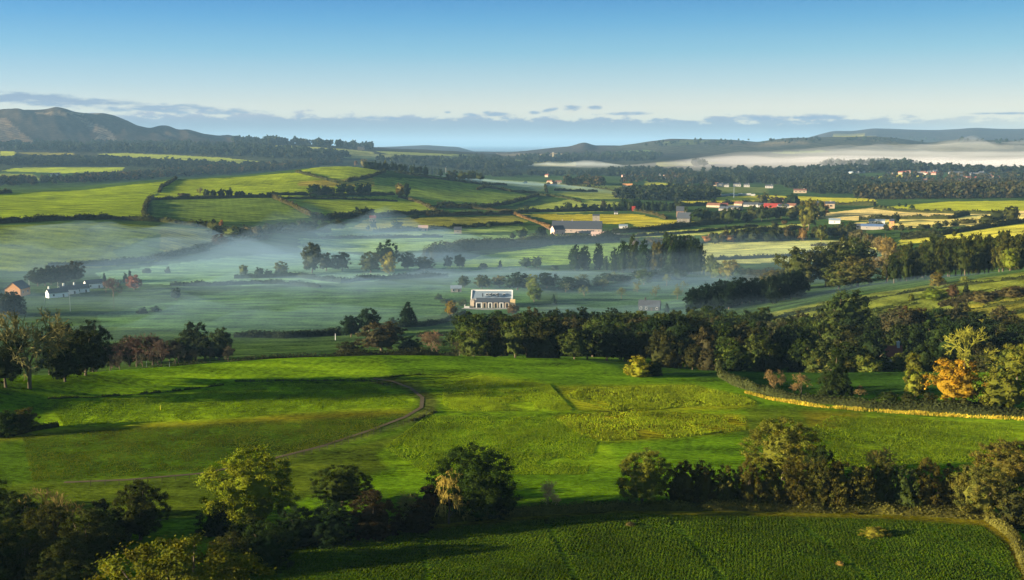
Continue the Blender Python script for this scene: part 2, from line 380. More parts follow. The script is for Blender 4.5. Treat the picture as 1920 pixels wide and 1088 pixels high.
NVAR = {0: 3, 1: 5, 2: 6, 3: 5}
def proto(kind, lod, var):
    key = (kind, lod, var)
    if key not in _P:
        if kind in ('bare', 'willow'):
            _P[key] = bare_geo(100 + var, 6 if lod < 2 else 5, .55 if kind == 'bare' else .42, 0 if kind == 'bare' else .27, {0: .0022, 1: .003, 2: .005, 3: .007}[lod] * (1.4 if kind == 'willow' else 1.15))
        else: _P[key] = proto_tree(kind + '_tree', kind, lod, 10 + var * 7 + lod * 100 + len(kind) * 1000)
    return _P[key]
NAME = dict(oak='broadleaf_tree', tall='tall_tree', cyp='evergreen_tree', con='conifer_tree', cedar='cedar_tree', bush='shrub', bare='bare_tree', willow='willow_tree')
CAT = dict(oak='tree', tall='tree', cyp='evergreen tree', con='conifer', cedar='cedar', bush='shrub', bare='bare tree', willow='willow')
NTREE = [0]
def plant(kind, x, y, zz, w, h, c, label, group=None, d=None, lod=None):
    d = d or math.hypot(x, y); NTREE[0] += 1
    pxh = max(w, h) * F / d
    if lod is None: lod = 0 if pxh > 95 else 1 if pxh > 34 else 2 if pxh > 13 else 3
    pr = proto(kind, lod, random.randrange(NVAR[lod] if kind not in ('bare', 'willow') else 2))
    jt = random.uniform(.88, 1.12); c = (c[0] * jt * random.uniform(.86, 1.0), c[1] * jt * 1.0, c[2] * jt * .75)
    if pr[0] == 'one': o = link(NAME[kind], pr[1]); o.color = (*c, 1)
    else:
        o = link(NAME[kind], None); a = link('branches' if kind in ('bare', 'willow') else 'crown', pr[1], o); a.color = (*c, 1); link('trunk', pr[2], o)
        o.empty_display_size = .3
    o.location = (x, y, zz - .15); o.scale = (w, w, h); o.rotation_euler[2] = random.uniform(0, 6.28)
    tag(o, label, CAT[kind], group); return o
def T(kind, px, py, wpx, hpx, c, label, group=None, dmin=60, d=None, lod=None):
    """a plant whose foot stands at a photo pixel, sized in photo pixels"""
    x, y, zz, dd = P(px, py, dmin) if d is None else PD(px, d, py)
    return plant(kind, x, y, zz, wpx * dd / F, hpx * dd / F, c, label, group, dd, lod)
DG = (.018, .036, .010); MG = (.035, .062, .014); LG = (.075, .10, .018); YG = (.15, .155, .022); OL = (.085, .075, .02)
OR = (.34, .15, .02); BR = (.085, .055, .032); PK = (.12, .07, .06); GO = (.30, .19, .045); BD = (.018, .030, .016); GM = (.05, .08, .03)
def row(kinds, pts, wr, hr, cols, label, group, step=None, n=None, dmin=60, d=None, jit=3):
    """plants along a pixel polyline"""
    L = [0]
    for a, b in zip(pts[:-1], pts[1:]): L.append(L[-1] + math.hypot(b[0] - a[0], b[1] - a[1]))
    n = n or int(L[-1] / step) + 1
    for i in range(n):
        s = L[-1] * (i + .5) / n + random.uniform(-.25, .25) * L[-1] / n
        k = max(j for j in range(len(pts) - 1) if L[j] <= s or j == 0); u = (s - L[k]) / (L[k + 1] - L[k])
        X = pts[k][0] + (pts[k + 1][0] - pts[k][0]) * u; Y = pts[k][1] + (pts[k + 1][1] - pts[k][1]) * u + random.uniform(-jit, jit) * (0 if d else 1)
        dd = None if d is None else (d if isinstance(d, (int, float)) else random.uniform(*d))
        T(random.choice(kinds), X, Y, random.uniform(*wr), random.uniform(*hr), random.choice(cols), label, group, dmin, dd)
def pxpoly(pts, n, spacing):
    xs = [p[0] for p in pts]; ys = [p[1] for p in pts]; A = np.array(pts, float); out = []; tries = 0
    while len(out) < n and tries < n * 60:
        tries += 1; x = random.uniform(min(xs), max(xs)); y = random.uniform(min(ys), max(ys))
        if not inside(A, np.array([x]), np.array([y]))[0]: continue
        if any(abs(x - a) < spacing and abs(y - b) < spacing * .3 for a, b in out): continue
        out.append((x, y))
    return out
def wood(kinds, pts, n, wr, hr, cols, label, group, spacing=14, dmin=60):
    for x, y in pxpoly(pts, n, spacing):
        T(random.choice(kinds), x, y, random.uniform(*wr), random.uniform(*hr), random.choice(cols), label, group, dmin)
def woodland(name, label, pts, n, hm, cols, lod=3, shapes=('oak', 'tall', 'cyp'), dmin=60, wf=(.75, 1.15), byd=None):
    """a far wood that reads as one mass"""
    g = Geo(); rs = np.random.default_rng(len(label) + n)
    protos = []
    for i in range(7):
        q = Geo(); crown_geo(q, shapes[i % len(shapes)], 40 + i, 9 if lod > 3 else 14, 70 if lod > 3 else 200, .15 if lod > 3 else .1, .85); protos.append(q)
    A = np.array(pts, float); k = 0; tries = 0
    while k < n and tries < n * 20:
        tries += 1; x = rs.uniform(A[:, 0].min(), A[:, 0].max()); y = rs.uniform(A[:, 1].min(), A[:, 1].max())
        if not inside(A, np.array([x]), np.array([y]))[0]: continue
        k += 1; X, Y, Z, D = P(x, y, dmin); h = rs.uniform(*hm); w = h * rs.uniform(*wf); th = rs.uniform(0, 6.28); ca, sa = math.cos(th), math.sin(th)
        c = np.array(cols[rs.integers(len(cols))]) * rs.uniform(.8, 1.25); q = protos[rs.integers(7)]
        for V, Q, cc in zip(q.v, q.q, q.qc):
            V2 = np.stack([(V[:, 0] * ca - V[:, 1] * sa) * w + X, (V[:, 0] * sa + V[:, 1] * ca) * w + Y, V[:, 2] * h + Z - .2], 1); g.add(V2, Q, c=cc * c)
    o = g.build(name, LEAF); o.color = (1, 1, 1, 1); return tag(o, label, 'woodland', kind='stuff')
def hedge(label, pts, h=2.2, w=2.0, c=MG, dens=1.0, dmin=60, d=None, leaf=None, lump=.35, name='hedge', gap=0):
    rs = np.random.default_rng(int(abs(pts[0][0] * 7 + pts[0][1] * 13)) + 1); W = []
    for a, b in zip(pts[:-1], pts[1:]):
        for s in range(6):
            px = a[0] + (b[0] - a[0]) * s / 6; py = a[1] + (b[1] - a[1]) * s / 6; W.append((P(px, py, dmin) if d is None else PD(px, d, py))[:2])
    W.append((P(*pts[-1], dmin) if d is None else PD(pts[-1][0], d, pts[-1][1]))[:2]); W = np.array(W)
    seg = np.hypot(*np.diff(W, axis=0).T); L = np.concatenate([[0], np.cumsum(seg)]); D = float(np.hypot(*W.mean(0)))
    pxm = F / D; leaf = leaf or max(.16, 1.6 / pxm)
    def at(s):
        x = np.interp(s, L, W[:, 0]); y = np.interp(s, L, W[:, 1]); e = .5
        dx = np.interp(s + e, L, W[:, 0]) - np.interp(s - e, L, W[:, 0]); dy = np.interp(s + e, L, W[:, 1]) - np.interp(s - e, L, W[:, 1])
        n = np.hypot(dx, dy) + 1e-9; return x, y, -dy / n, dx / n
    g = Geo(); n = int(max(8, L[-1] / max(w * .5, 1.2 / pxm * 2))); n = min(n, 900); S = np.linspace(0, L[-1], n); x, y, nx, ny = at(S)
    hs = h * (1 - lump + 2 * lump * vnoise(S / (h * 2.2) + rs.uniform(0, 99), S * 0, 3)) * (.85 + .3 * vnoise(S / 30, S * 0 + 5, 8))
    if gap: hs = np.where(vnoise(S / (h * 4), S * 0 + 2, 5) < gap, .05 * h, hs)
    ws = w * (.75 + .5 * vnoise(S / (w * 2), S * 0, 9)); base = Hgt(x, y)
    ring = []
    for a in (0, .22, .5, .78, 1):
        th = math.pi * a; ox = np.cos(th) * ws * .42; oz = np.sin(th) ** .7 * hs * .86
        ring.append(np.stack([x + nx * ox, y + ny * ox, base - .15 + oz], 1))
    V = np.stack(ring, 1).reshape(-1, 3); Q = [(i * 5 + j, i * 5 + j + 1, i * 5 + 6 + j, i * 5 + 5 + j) for i in range(n - 1) for j in range(4)]
    g.add(V, Q, c=np.array(c))
    k = int(min(26000, dens * L[-1] * (w + h) * 1.6 / (leaf * leaf * 2.2))); s = rs.uniform(0, L[-1], k); x, y, nx, ny = at(s); hh = np.interp(s, S, hs); ww = np.interp(s, S, ws)
    th = rs.uniform(0, math.pi, k); rr = rs.uniform(.75, 1.12, k); ox = np.cos(th) * ww * .5 * rr; oz = np.sin(th) ** .7 * hh * rr
    P0 = np.stack([x + nx * ox, y + ny * ox, Hgt(x, y) + oz], 1); nn = np.stack([nx * np.cos(th), ny * np.cos(th), np.sin(th) + .2], 1) + rs.normal(0, .5, (k, 3))
    tint = np.array(c) * rs.uniform(.6, 1.4, (k, 1)) * (.75 + .5 * vnoise(s / 3, s * 0, 4))[:, None]
    leaves(g, P0, nn, leaf, tint, rs)
    o = g.build(name, LEAF); o.color = (1, 1, 1, 1); return tag(o, label, 'hedge')
def strip(name, pts, w, mat, kind='structure', lift=.06, dmin=60, cat=None, label=None):
    W = []
    for a, b in zip(pts[:-1], pts[1:]):
        for s in range(14): W.append(P(a[0] + (b[0] - a[0]) * s / 14, a[1] + (b[1] - a[1]) * s / 14, dmin)[:2])
    W.append(P(*pts[-1], dmin)[:2]); W = np.array(W); T_ = np.gradient(W, axis=0); T_ /= np.linalg.norm(T_, axis=1, keepdims=True) + 1e-9; nn = np.stack([-T_[:, 1], T_[:, 0]], 1)
    V = []
    for o in (-.5, -.25, 0, .25, .5):
        p = W + nn * w * o * (1 + .12 * np.sin(np.arange(len(W)) * 1.7 + o))[:, None]; V.append(np.stack([p[:, 0], p[:, 1], Hgt(p[:, 0], p[:, 1]) + lift], 1))
    V = np.stack(V, 1).reshape(-1, 3); Q = [(i * 5 + j, i * 5 + j + 1, i * 5 + 6 + j, i * 5 + 5 + j) for i in range(len(W) - 1) for j in range(4)]
    g = Geo(); g.add(V, Q); return tag(g.build(name, mat), label, cat, kind=kind)
SOFT = lambda X, Y, r: vnoise(X / 3.1 + Y / 7, Y / 4.3 - X / 9, 4) * .5 + vnoise(X / 11 + Y / 17, Y / 15, 9) * .5 > r.uniform(.2, .85, X.shape)
def tufts(name, label, pts, n, size, h, cols, cat='crop', dmin=60, rows=None, keepf=None):
    """crop or grass: many upright blades of real leaf clusters in one object"""
    rs = np.random.default_rng(n); W = poly_world(pts, 5, dmin); x0, y0 = W.min(0); x1, y1 = W.max(0); out = []; need = n
    while need > 0:
        X = rs.uniform(x0, x1, need * 2); Y = rs.uniform(y0, y1, need * 2); k = inside(W, X, Y)
        if keepf is not None: k &= keepf(X, Y, rs)
        out.append(np.stack([X[k], Y[k]], 1)); need -= k.sum() if k.sum() else need
    Q = np.concatenate(out)[:n]
    if rows:
        sp, ang = rows; ca, sa = math.cos(ang), math.sin(ang); u = Q[:, 0] * ca + Q[:, 1] * sa; v = -Q[:, 0] * sa + Q[:, 1] * ca; v = np.round(v / sp) * sp + rs.normal(0, sp * .26, len(v)); Q = np.stack([u * ca - v * sa, u * sa + v * ca], 1)
    k = len(Q); Z = Hgt(Q[:, 0], Q[:, 1]); g = Geo(); hh = h * rs.uniform(.5, 1.3, k) * (.6 + .8 * vnoise(Q[:, 0] / 4, Q[:, 1] / 4, 3))
    for rep in range(3):
        a = rs.uniform(0, 6.28, k); dx = np.cos(a) * size * rs.uniform(.5, 1, k); dy = np.sin(a) * size * rs.uniform(.5, 1, k); lx = rs.normal(0, .5, k) * size; ly = rs.normal(0, .5, k) * size
        V = np.stack([np.stack([Q[:, 0] - dx, Q[:, 1] - dy, Z], 1), np.stack([Q[:, 0] + dx, Q[:, 1] + dy, Z], 1), np.stack([Q[:, 0] + lx, Q[:, 1] + ly, Z + hh], 1)], 1).reshape(-1, 3)
        ci = np.array(cols)[rs.integers(0, len(cols), k)] * rs.uniform(.65, 1.35, (k, 1)) * (.7 + .6 * vnoise(Q[:, 0] / 7, Q[:, 1] / 7, 13))[:, None]
        g.add(V, t=np.arange(3 * k).reshape(-1, 3), c=ci)
    o = g.build(name, LEAF); o.color = (1, 1, 1, 1); return tag(o, label, cat, kind='stuff')

EXPO = 2.0
# ------------------------------------------------------------------ sun, sky, camera
SUN_AZ, SUN_EL = -101.0, 10.0      # degrees, clockwise from the view direction / above the horizon
cam = bpy.data.cameras.new('camera'); cam.lens = 18 / math.tan(R(25)); cam.sensor_width = 36; cam.clip_start = 1; cam.clip_end = 150000
co = link('camera', cam); co.location = (0, 0, HC); co.rotation_euler = (math.pi / 2 - PITCH, 0, 0); scene.camera = co
sd = bpy.data.lights.new('sun', 'SUN'); sd.energy = 5.0; sd.angle = R(.9); sd.color = (1, .84, .56)
so = link('sun', sd)
from mathutils import Vector
sv = Vector((math.sin(R(SUN_AZ)) * math.cos(R(SUN_EL)), math.cos(R(SUN_AZ)) * math.cos(R(SUN_EL)), math.sin(R(SUN_EL))))
so.rotation_euler = sv.to_track_quat('Z', 'Y').to_euler(); so.location = (-200, 0, 300)
world = bpy.data.worlds.new('World'); scene.world = world; world.use_nodes = True; world.cycles.sampling_method = 'MANUAL'; world.cycles.sample_map_resolution = 256
w = world.node_tree
for x in list(w.nodes): w.nodes.remove(x)
tc = N(w, 'ShaderNodeTexCoord'); sep = N(w, 'ShaderNodeSeparateXYZ'); w.links.new(tc.outputs['Generated'], sep.inputs[0])
X_, Y_, Z_ = sep.outputs
# the blue of the zenith comes down closer to the horizon than in the clear-air model
cmb = N(w, 'ShaderNodeCombineXYZ'); w.links.new(X_, cmb.inputs[0]); w.links.new(Y_, cmb.inputs[1]); w.links.new(mathn(w, 'ADD', mathn(w, 'MULTIPLY', Z_, 3.2), .02), cmb.inputs[2])
nv = N(w, 'ShaderNodeVectorMath', operation='NORMALIZE'); w.links.new(cmb.outputs[0], nv.inputs[0])
sky = N(w, 'ShaderNodeTexSky', sky_type='NISHITA'); sky.sun_disc = False; sky.sun_elevation = R(SUN_EL); sky.sun_rotation = R(SUN_AZ); sky.altitude = 300; sky.air_density = 1.2; sky.dust_density = 1.0; sky.ozone_density = 3.0
w.links.new(nv.outputs[0], sky.inputs['Vector'])
el = mathn(w, 'MULTIPLY', mathn(w, 'ARCSINE', Z_), 180 / math.pi); az = mathn(w, 'MULTIPLY', mathn(w, 'ARCTAN2', X_, Y_), 180 / math.pi)
def ramp(val, pts):
    n = N(w, 'ShaderNodeValToRGB'); lo, hi = pts[0][0], pts[-1][0]; mr = N(w, 'ShaderNodeMapRange'); mr.inputs[1].default_value = lo; mr.inputs[2].default_value = hi
    w.links.new(val, mr.inputs[0]); w.links.new(mr.outputs[0], n.inputs[0]); e = n.color_ramp.elements
    while len(e) < len(pts): e.new(.5)
    for q, (p, c) in zip(e, pts): q.position = (p - lo) / (hi - lo); q.color = (*c, 1)
    return n.outputs[0]
K = 10 / 2 ** EXPO
def lin(r, g, b): return tuple(((v / 255 + .055) / 1.055) ** 2.4 if v > 10 else v / 3294 for v in (r, g, b))
grad = ramp(el, [(-1, lin(225, 212, 190)), (.6, lin(224, 219, 198)), (1.8, lin(222, 221, 206)), (3.0, lin(184, 209, 215)), (4.6, lin(134, 191, 217)), (6.2, lin(92, 168, 216)), (8.2, lin(36, 126, 200)), (14, lin(70, 125, 170)), (30, lin(95, 130, 160)), (90, lin(100, 130, 150))])
gs = N(w, 'ShaderNodeVectorMath', operation='SCALE'); gs.inputs[3].default_value = K
w.links.new(grad, gs.inputs[0])
warm = mixc(w, mathn(w, 'MULTIPLY', mathn(w, 'ADD', az, 25), .009, True), gs.outputs[0], mixc(w, 1.0, gs.outputs[0], (1.35, 1.08, .80), 'MULTIPLY'))
base = mixc(w, .85, sky.outputs[0], warm)
def noise(vx, vy, sx, sy, det=5, rough=.55, off=0):
    c = N(w, 'ShaderNodeCombineXYZ'); w.links.new(mathn(w, 'MULTIPLY', vx, sx), c.inputs[0]); w.links.new(mathn(w, 'MULTIPLY', vy, sy), c.inputs[1]); c.inputs[2].default_value = off
    n = N(w, 'ShaderNodeTexNoise'); n.inputs['Scale'].default_value = 1; n.inputs['Detail'].default_value = det; n.inputs['Roughness'].default_value = rough; w.links.new(c.outputs[0], n.inputs[0]); return n.outputs[0]
n1 = noise(az, el, .8, 2.6, 7, .62); n2 = noise(az, el, .14, .6, 3, .5, 7)
# bank of low cloud: its lumpy top slopes gently down to the right
top = mathn(w, 'ADD', mathn(w, 'MULTIPLY', az, -.006), .55)
top = mathn(w, 'ADD', top, mathn(w, 'MULTIPLY', n1, 1.7)); 
bank = mathn(w, 'MULTIPLY', mathn(w, 'SUBTRACT', top, el), 6.0, True)
fadeR = mathn(w, 'SUBTRACT', 1.0, mathn(w, 'MULTIPLY', mathn(w, 'SUBTRACT', az, 16), .08, True))
bank = mathn(w, 'MULTIPLY', bank, mathn(w, 'MULTIPLY', fadeR, .92))
bcol = ramp(el, [(-.2, lin(140, 156, 168)), (.02, lin(170, 184, 192)), (.16, lin(216, 212, 208)), (.36, lin(156, 172, 184)), (.9, lin(134, 156, 176)), (1.25, lin(144, 162, 184)), (1.7, lin(176, 182, 198))])
bs = N(w, 'ShaderNodeVectorMath', operation='SCALE'); bs.inputs[3].default_value = K; w.links.new(bcol, bs.inputs[0])
bc = mixc(w, mathn(w, 'MULTIPLY', mathn(w, 'SUBTRACT', n2, .42), 2.2, True), bs.outputs[0], mixc(w, 1.0, bs.outputs[0], (1.22, 1.12, 1.05), 'MULTIPLY'))
base = mixc(w, bank, base, bc)
# streak of higher cloud over the hills on the left, and loose puffs
def ell(a0, e0, ra, re, slope=0):
    dx = mathn(w, 'DIVIDE', mathn(w, 'SUBTRACT', az, a0), ra); e = mathn(w, 'SUBTRACT', mathn(w, 'SUBTRACT', el, e0), mathn(w, 'MULTIPLY', mathn(w, 'SUBTRACT', az, a0), slope)); dy = mathn(w, 'DIVIDE', e, re)
    return mathn(w, 'SUBTRACT', 1.0, mathn(w, 'ADD', mathn(w, 'MULTIPLY', dx, dx), mathn(w, 'MULTIPLY', dy, dy)))
m = None; nn_ = noise(az, el, 1.6, 5, 5, .6, 3); nn2 = noise(az, el, .7, 3.5, 5, .6, 11)
for a0, e0, ra, re, sl, k in [(-23, 2.05, 7.5, .30, -.045, 2), (-17.5, 1.72, 4.0, .26, -.02, 2), (-24, 2.2, 3, .22, 0, 2), (-14.5, 1.55, 1.6, .13, 0, 1), (3.05, 1.83, .55, .16, 0, 1), (4.25, 1.84, .38, .13, 0, 1), (1.9, 1.72, .5, .12, .2, 1), (1.2, 1.6, .4, .1, 0, 1), (-.8, 1.52, .8, .13, 0, 1), (-2.2, 1.5, .6, .10, 0, 1), (-1.3, 1.6, .3, .1, 0, 1), (-3.3, 1.62, .2, .07, 0, 1), (6, 1.55, 1.2, .1, 0, 1), (12.5, 1.3, 1.6, .16, 0, 1), (15.5, 1.32, 1.4, .18, 0, 1), (24.3, 1.42, 2.2, .06, 0, 1), (-7, 1.3, 1.5, .12, 0, 1)]:
    e = mathn(w, 'ADD', ell(a0, e0, ra, re, sl), mathn(w, 'MULTIPLY', mathn(w, 'SUBTRACT', nn2 if k == 2 else nn_, .5), 5.0 if k == 2 else 3.2)); m = e if m is None else mathn(w, 'MAXIMUM', m, e)
m = mathn(w, 'MULTIPLY', mathn(w, 'MULTIPLY', m, 1.1, True), .85)
pc = tuple(v * K for v in lin(140, 163, 190))
base = mixc(w, m, base, pc)
# thin high veil
cir = mathn(w, 'MULTIPLY', mathn(w, 'SUBTRACT', noise(az, el, .05, .5, 4, .6, 20), .52), .5, True)
base = mixc(w, cir, base, mixc(w, 1.0, base, (1.25, 1.12, 1.05), 'MULTIPLY'))
bg = N(w, 'ShaderNodeBackground'); bg.inputs[1].default_value = .1; w.links.new(base, bg.inputs[0]); wo = N(w, 'ShaderNodeOutputWorld'); w.links.new(bg.outputs[0], wo.inputs[0])
scene.view_settings.view_transform = 'Standard'; scene.view_settings.look = 'None'; scene.view_settings.exposure = EXPO; scene.view_settings.gamma = 1
cy = scene.cycles; cy.transparent_max_bounces = 40; cy.volume_bounces = 0; cy.max_bounces = 6; cy.diffuse_bounces = 2; cy.transmission_bounces = 2; cy.use_denoising = True; cy.sample_clamp_indirect = 4

# ------------------------------------------------------------------ ground
def ground_mat():
    m, n = newmat('farmland'); o = N(n, 'ShaderNodeOutputMaterial'); b = N(n, 'ShaderNodeBsdfPrincipled'); b.inputs['Roughness'].default_value = .95; b.inputs['Specular IOR Level'].default_value = 0
    a = N(n, 'ShaderNodeAttribute', attribute_name='field'); g = N(n, 'ShaderNodeNewGeometry')
    def nz(s, det, ro=.55, st=None):
        t = N(n, 'ShaderNodeTexNoise'); t.inputs['Scale'].default_value = s; t.inputs['Detail'].default_value = det; t.inputs['Roughness'].default_value = ro
        if st:
            mp = N(n, 'ShaderNodeMapping'); mp.inputs['Scale'].default_value = st; mp.inputs['Rotation'].default_value = (0, 0, .12); n.links.new(g.outputs['Position'], mp.inputs[0]); n.links.new(mp.outputs[0], t.inputs[0])
        else: n.links.new(g.outputs['Position'], t.inputs[0])
        return t.outputs[0]
    big = nz(.012, 4); mid = nz(.11, 5, .6, (.35, 1, 1)); fine = nz(1.1, 6, .75, (.6, 1, 1))
    huge = nz(.004, 3)
    f = mathn(n, 'ADD', mathn(n, 'ADD', mathn(n, 'MULTIPLY', huge, .7), mathn(n, 'MULTIPLY', big, 1.0)), mathn(n, 'ADD', mathn(n, 'MULTIPLY', mid, 2.8), mathn(n, 'MULTIPLY', fine, 3.8)))
    f = mathn(n, 'ADD', mathn(n, 'MULTIPLY', mathn(n, 'SUBTRACT', f, 4.15), 1.0), 1.0)
    s = N(n, 'ShaderNodeAttribute', attribute_name='rowpos'); sa = N(n, 'ShaderNodeAttribute', attribute_name='rowamp')
    st = mathn(n, 'MULTIPLY', mathn(n, 'SINE', mathn(n, 'ADD', s.outputs['Fac'], mathn(n, 'MULTIPLY', mid, 2.5))), sa.outputs['Fac'])
    st = mathn(n, 'MULTIPLY', st, mathn(n, 'ADD', mathn(n, 'MULTIPLY', big, 1.6), .1))
    f = mathn(n, 'MAXIMUM', mathn(n, 'ADD', f, st), .15)
    cb = N(n, 'ShaderNodeCombineColor')
    for i in range(3): n.links.new(f, cb.inputs[i])
    c = mixc(n, 1.0, a.outputs['Color'], cb.outputs[0], 'MULTIPLY')
    c = mixc(n, mathn(n, 'MULTIPLY', mathn(n, 'SUBTRACT', mid, .5), 2.5, True), c, mixc(n, 1.0, c, (1.35, 1.12, .8), 'MULTIPLY'))
    n.links.new(c, b.inputs['Base Color'])
    bp = N(n, 'ShaderNodeBump'); bp.inputs['Distance'].default_value = 1.0; bp.inputs['Strength'].default_value = 1.0
    hgt = mathn(n, 'ADD', mathn(n, 'MULTIPLY', fine, .8), mathn(n, 'ADD', mathn(n, 'MULTIPLY', mid, 1.6), mathn(n, 'MULTIPLY', st, .25))); n.links.new(hgt, bp.inputs['Height']); n.links.new(bp.outputs[0], b.inputs['Normal'])
    n.links.new(b.outputs[0], o.inputs[0]); return m
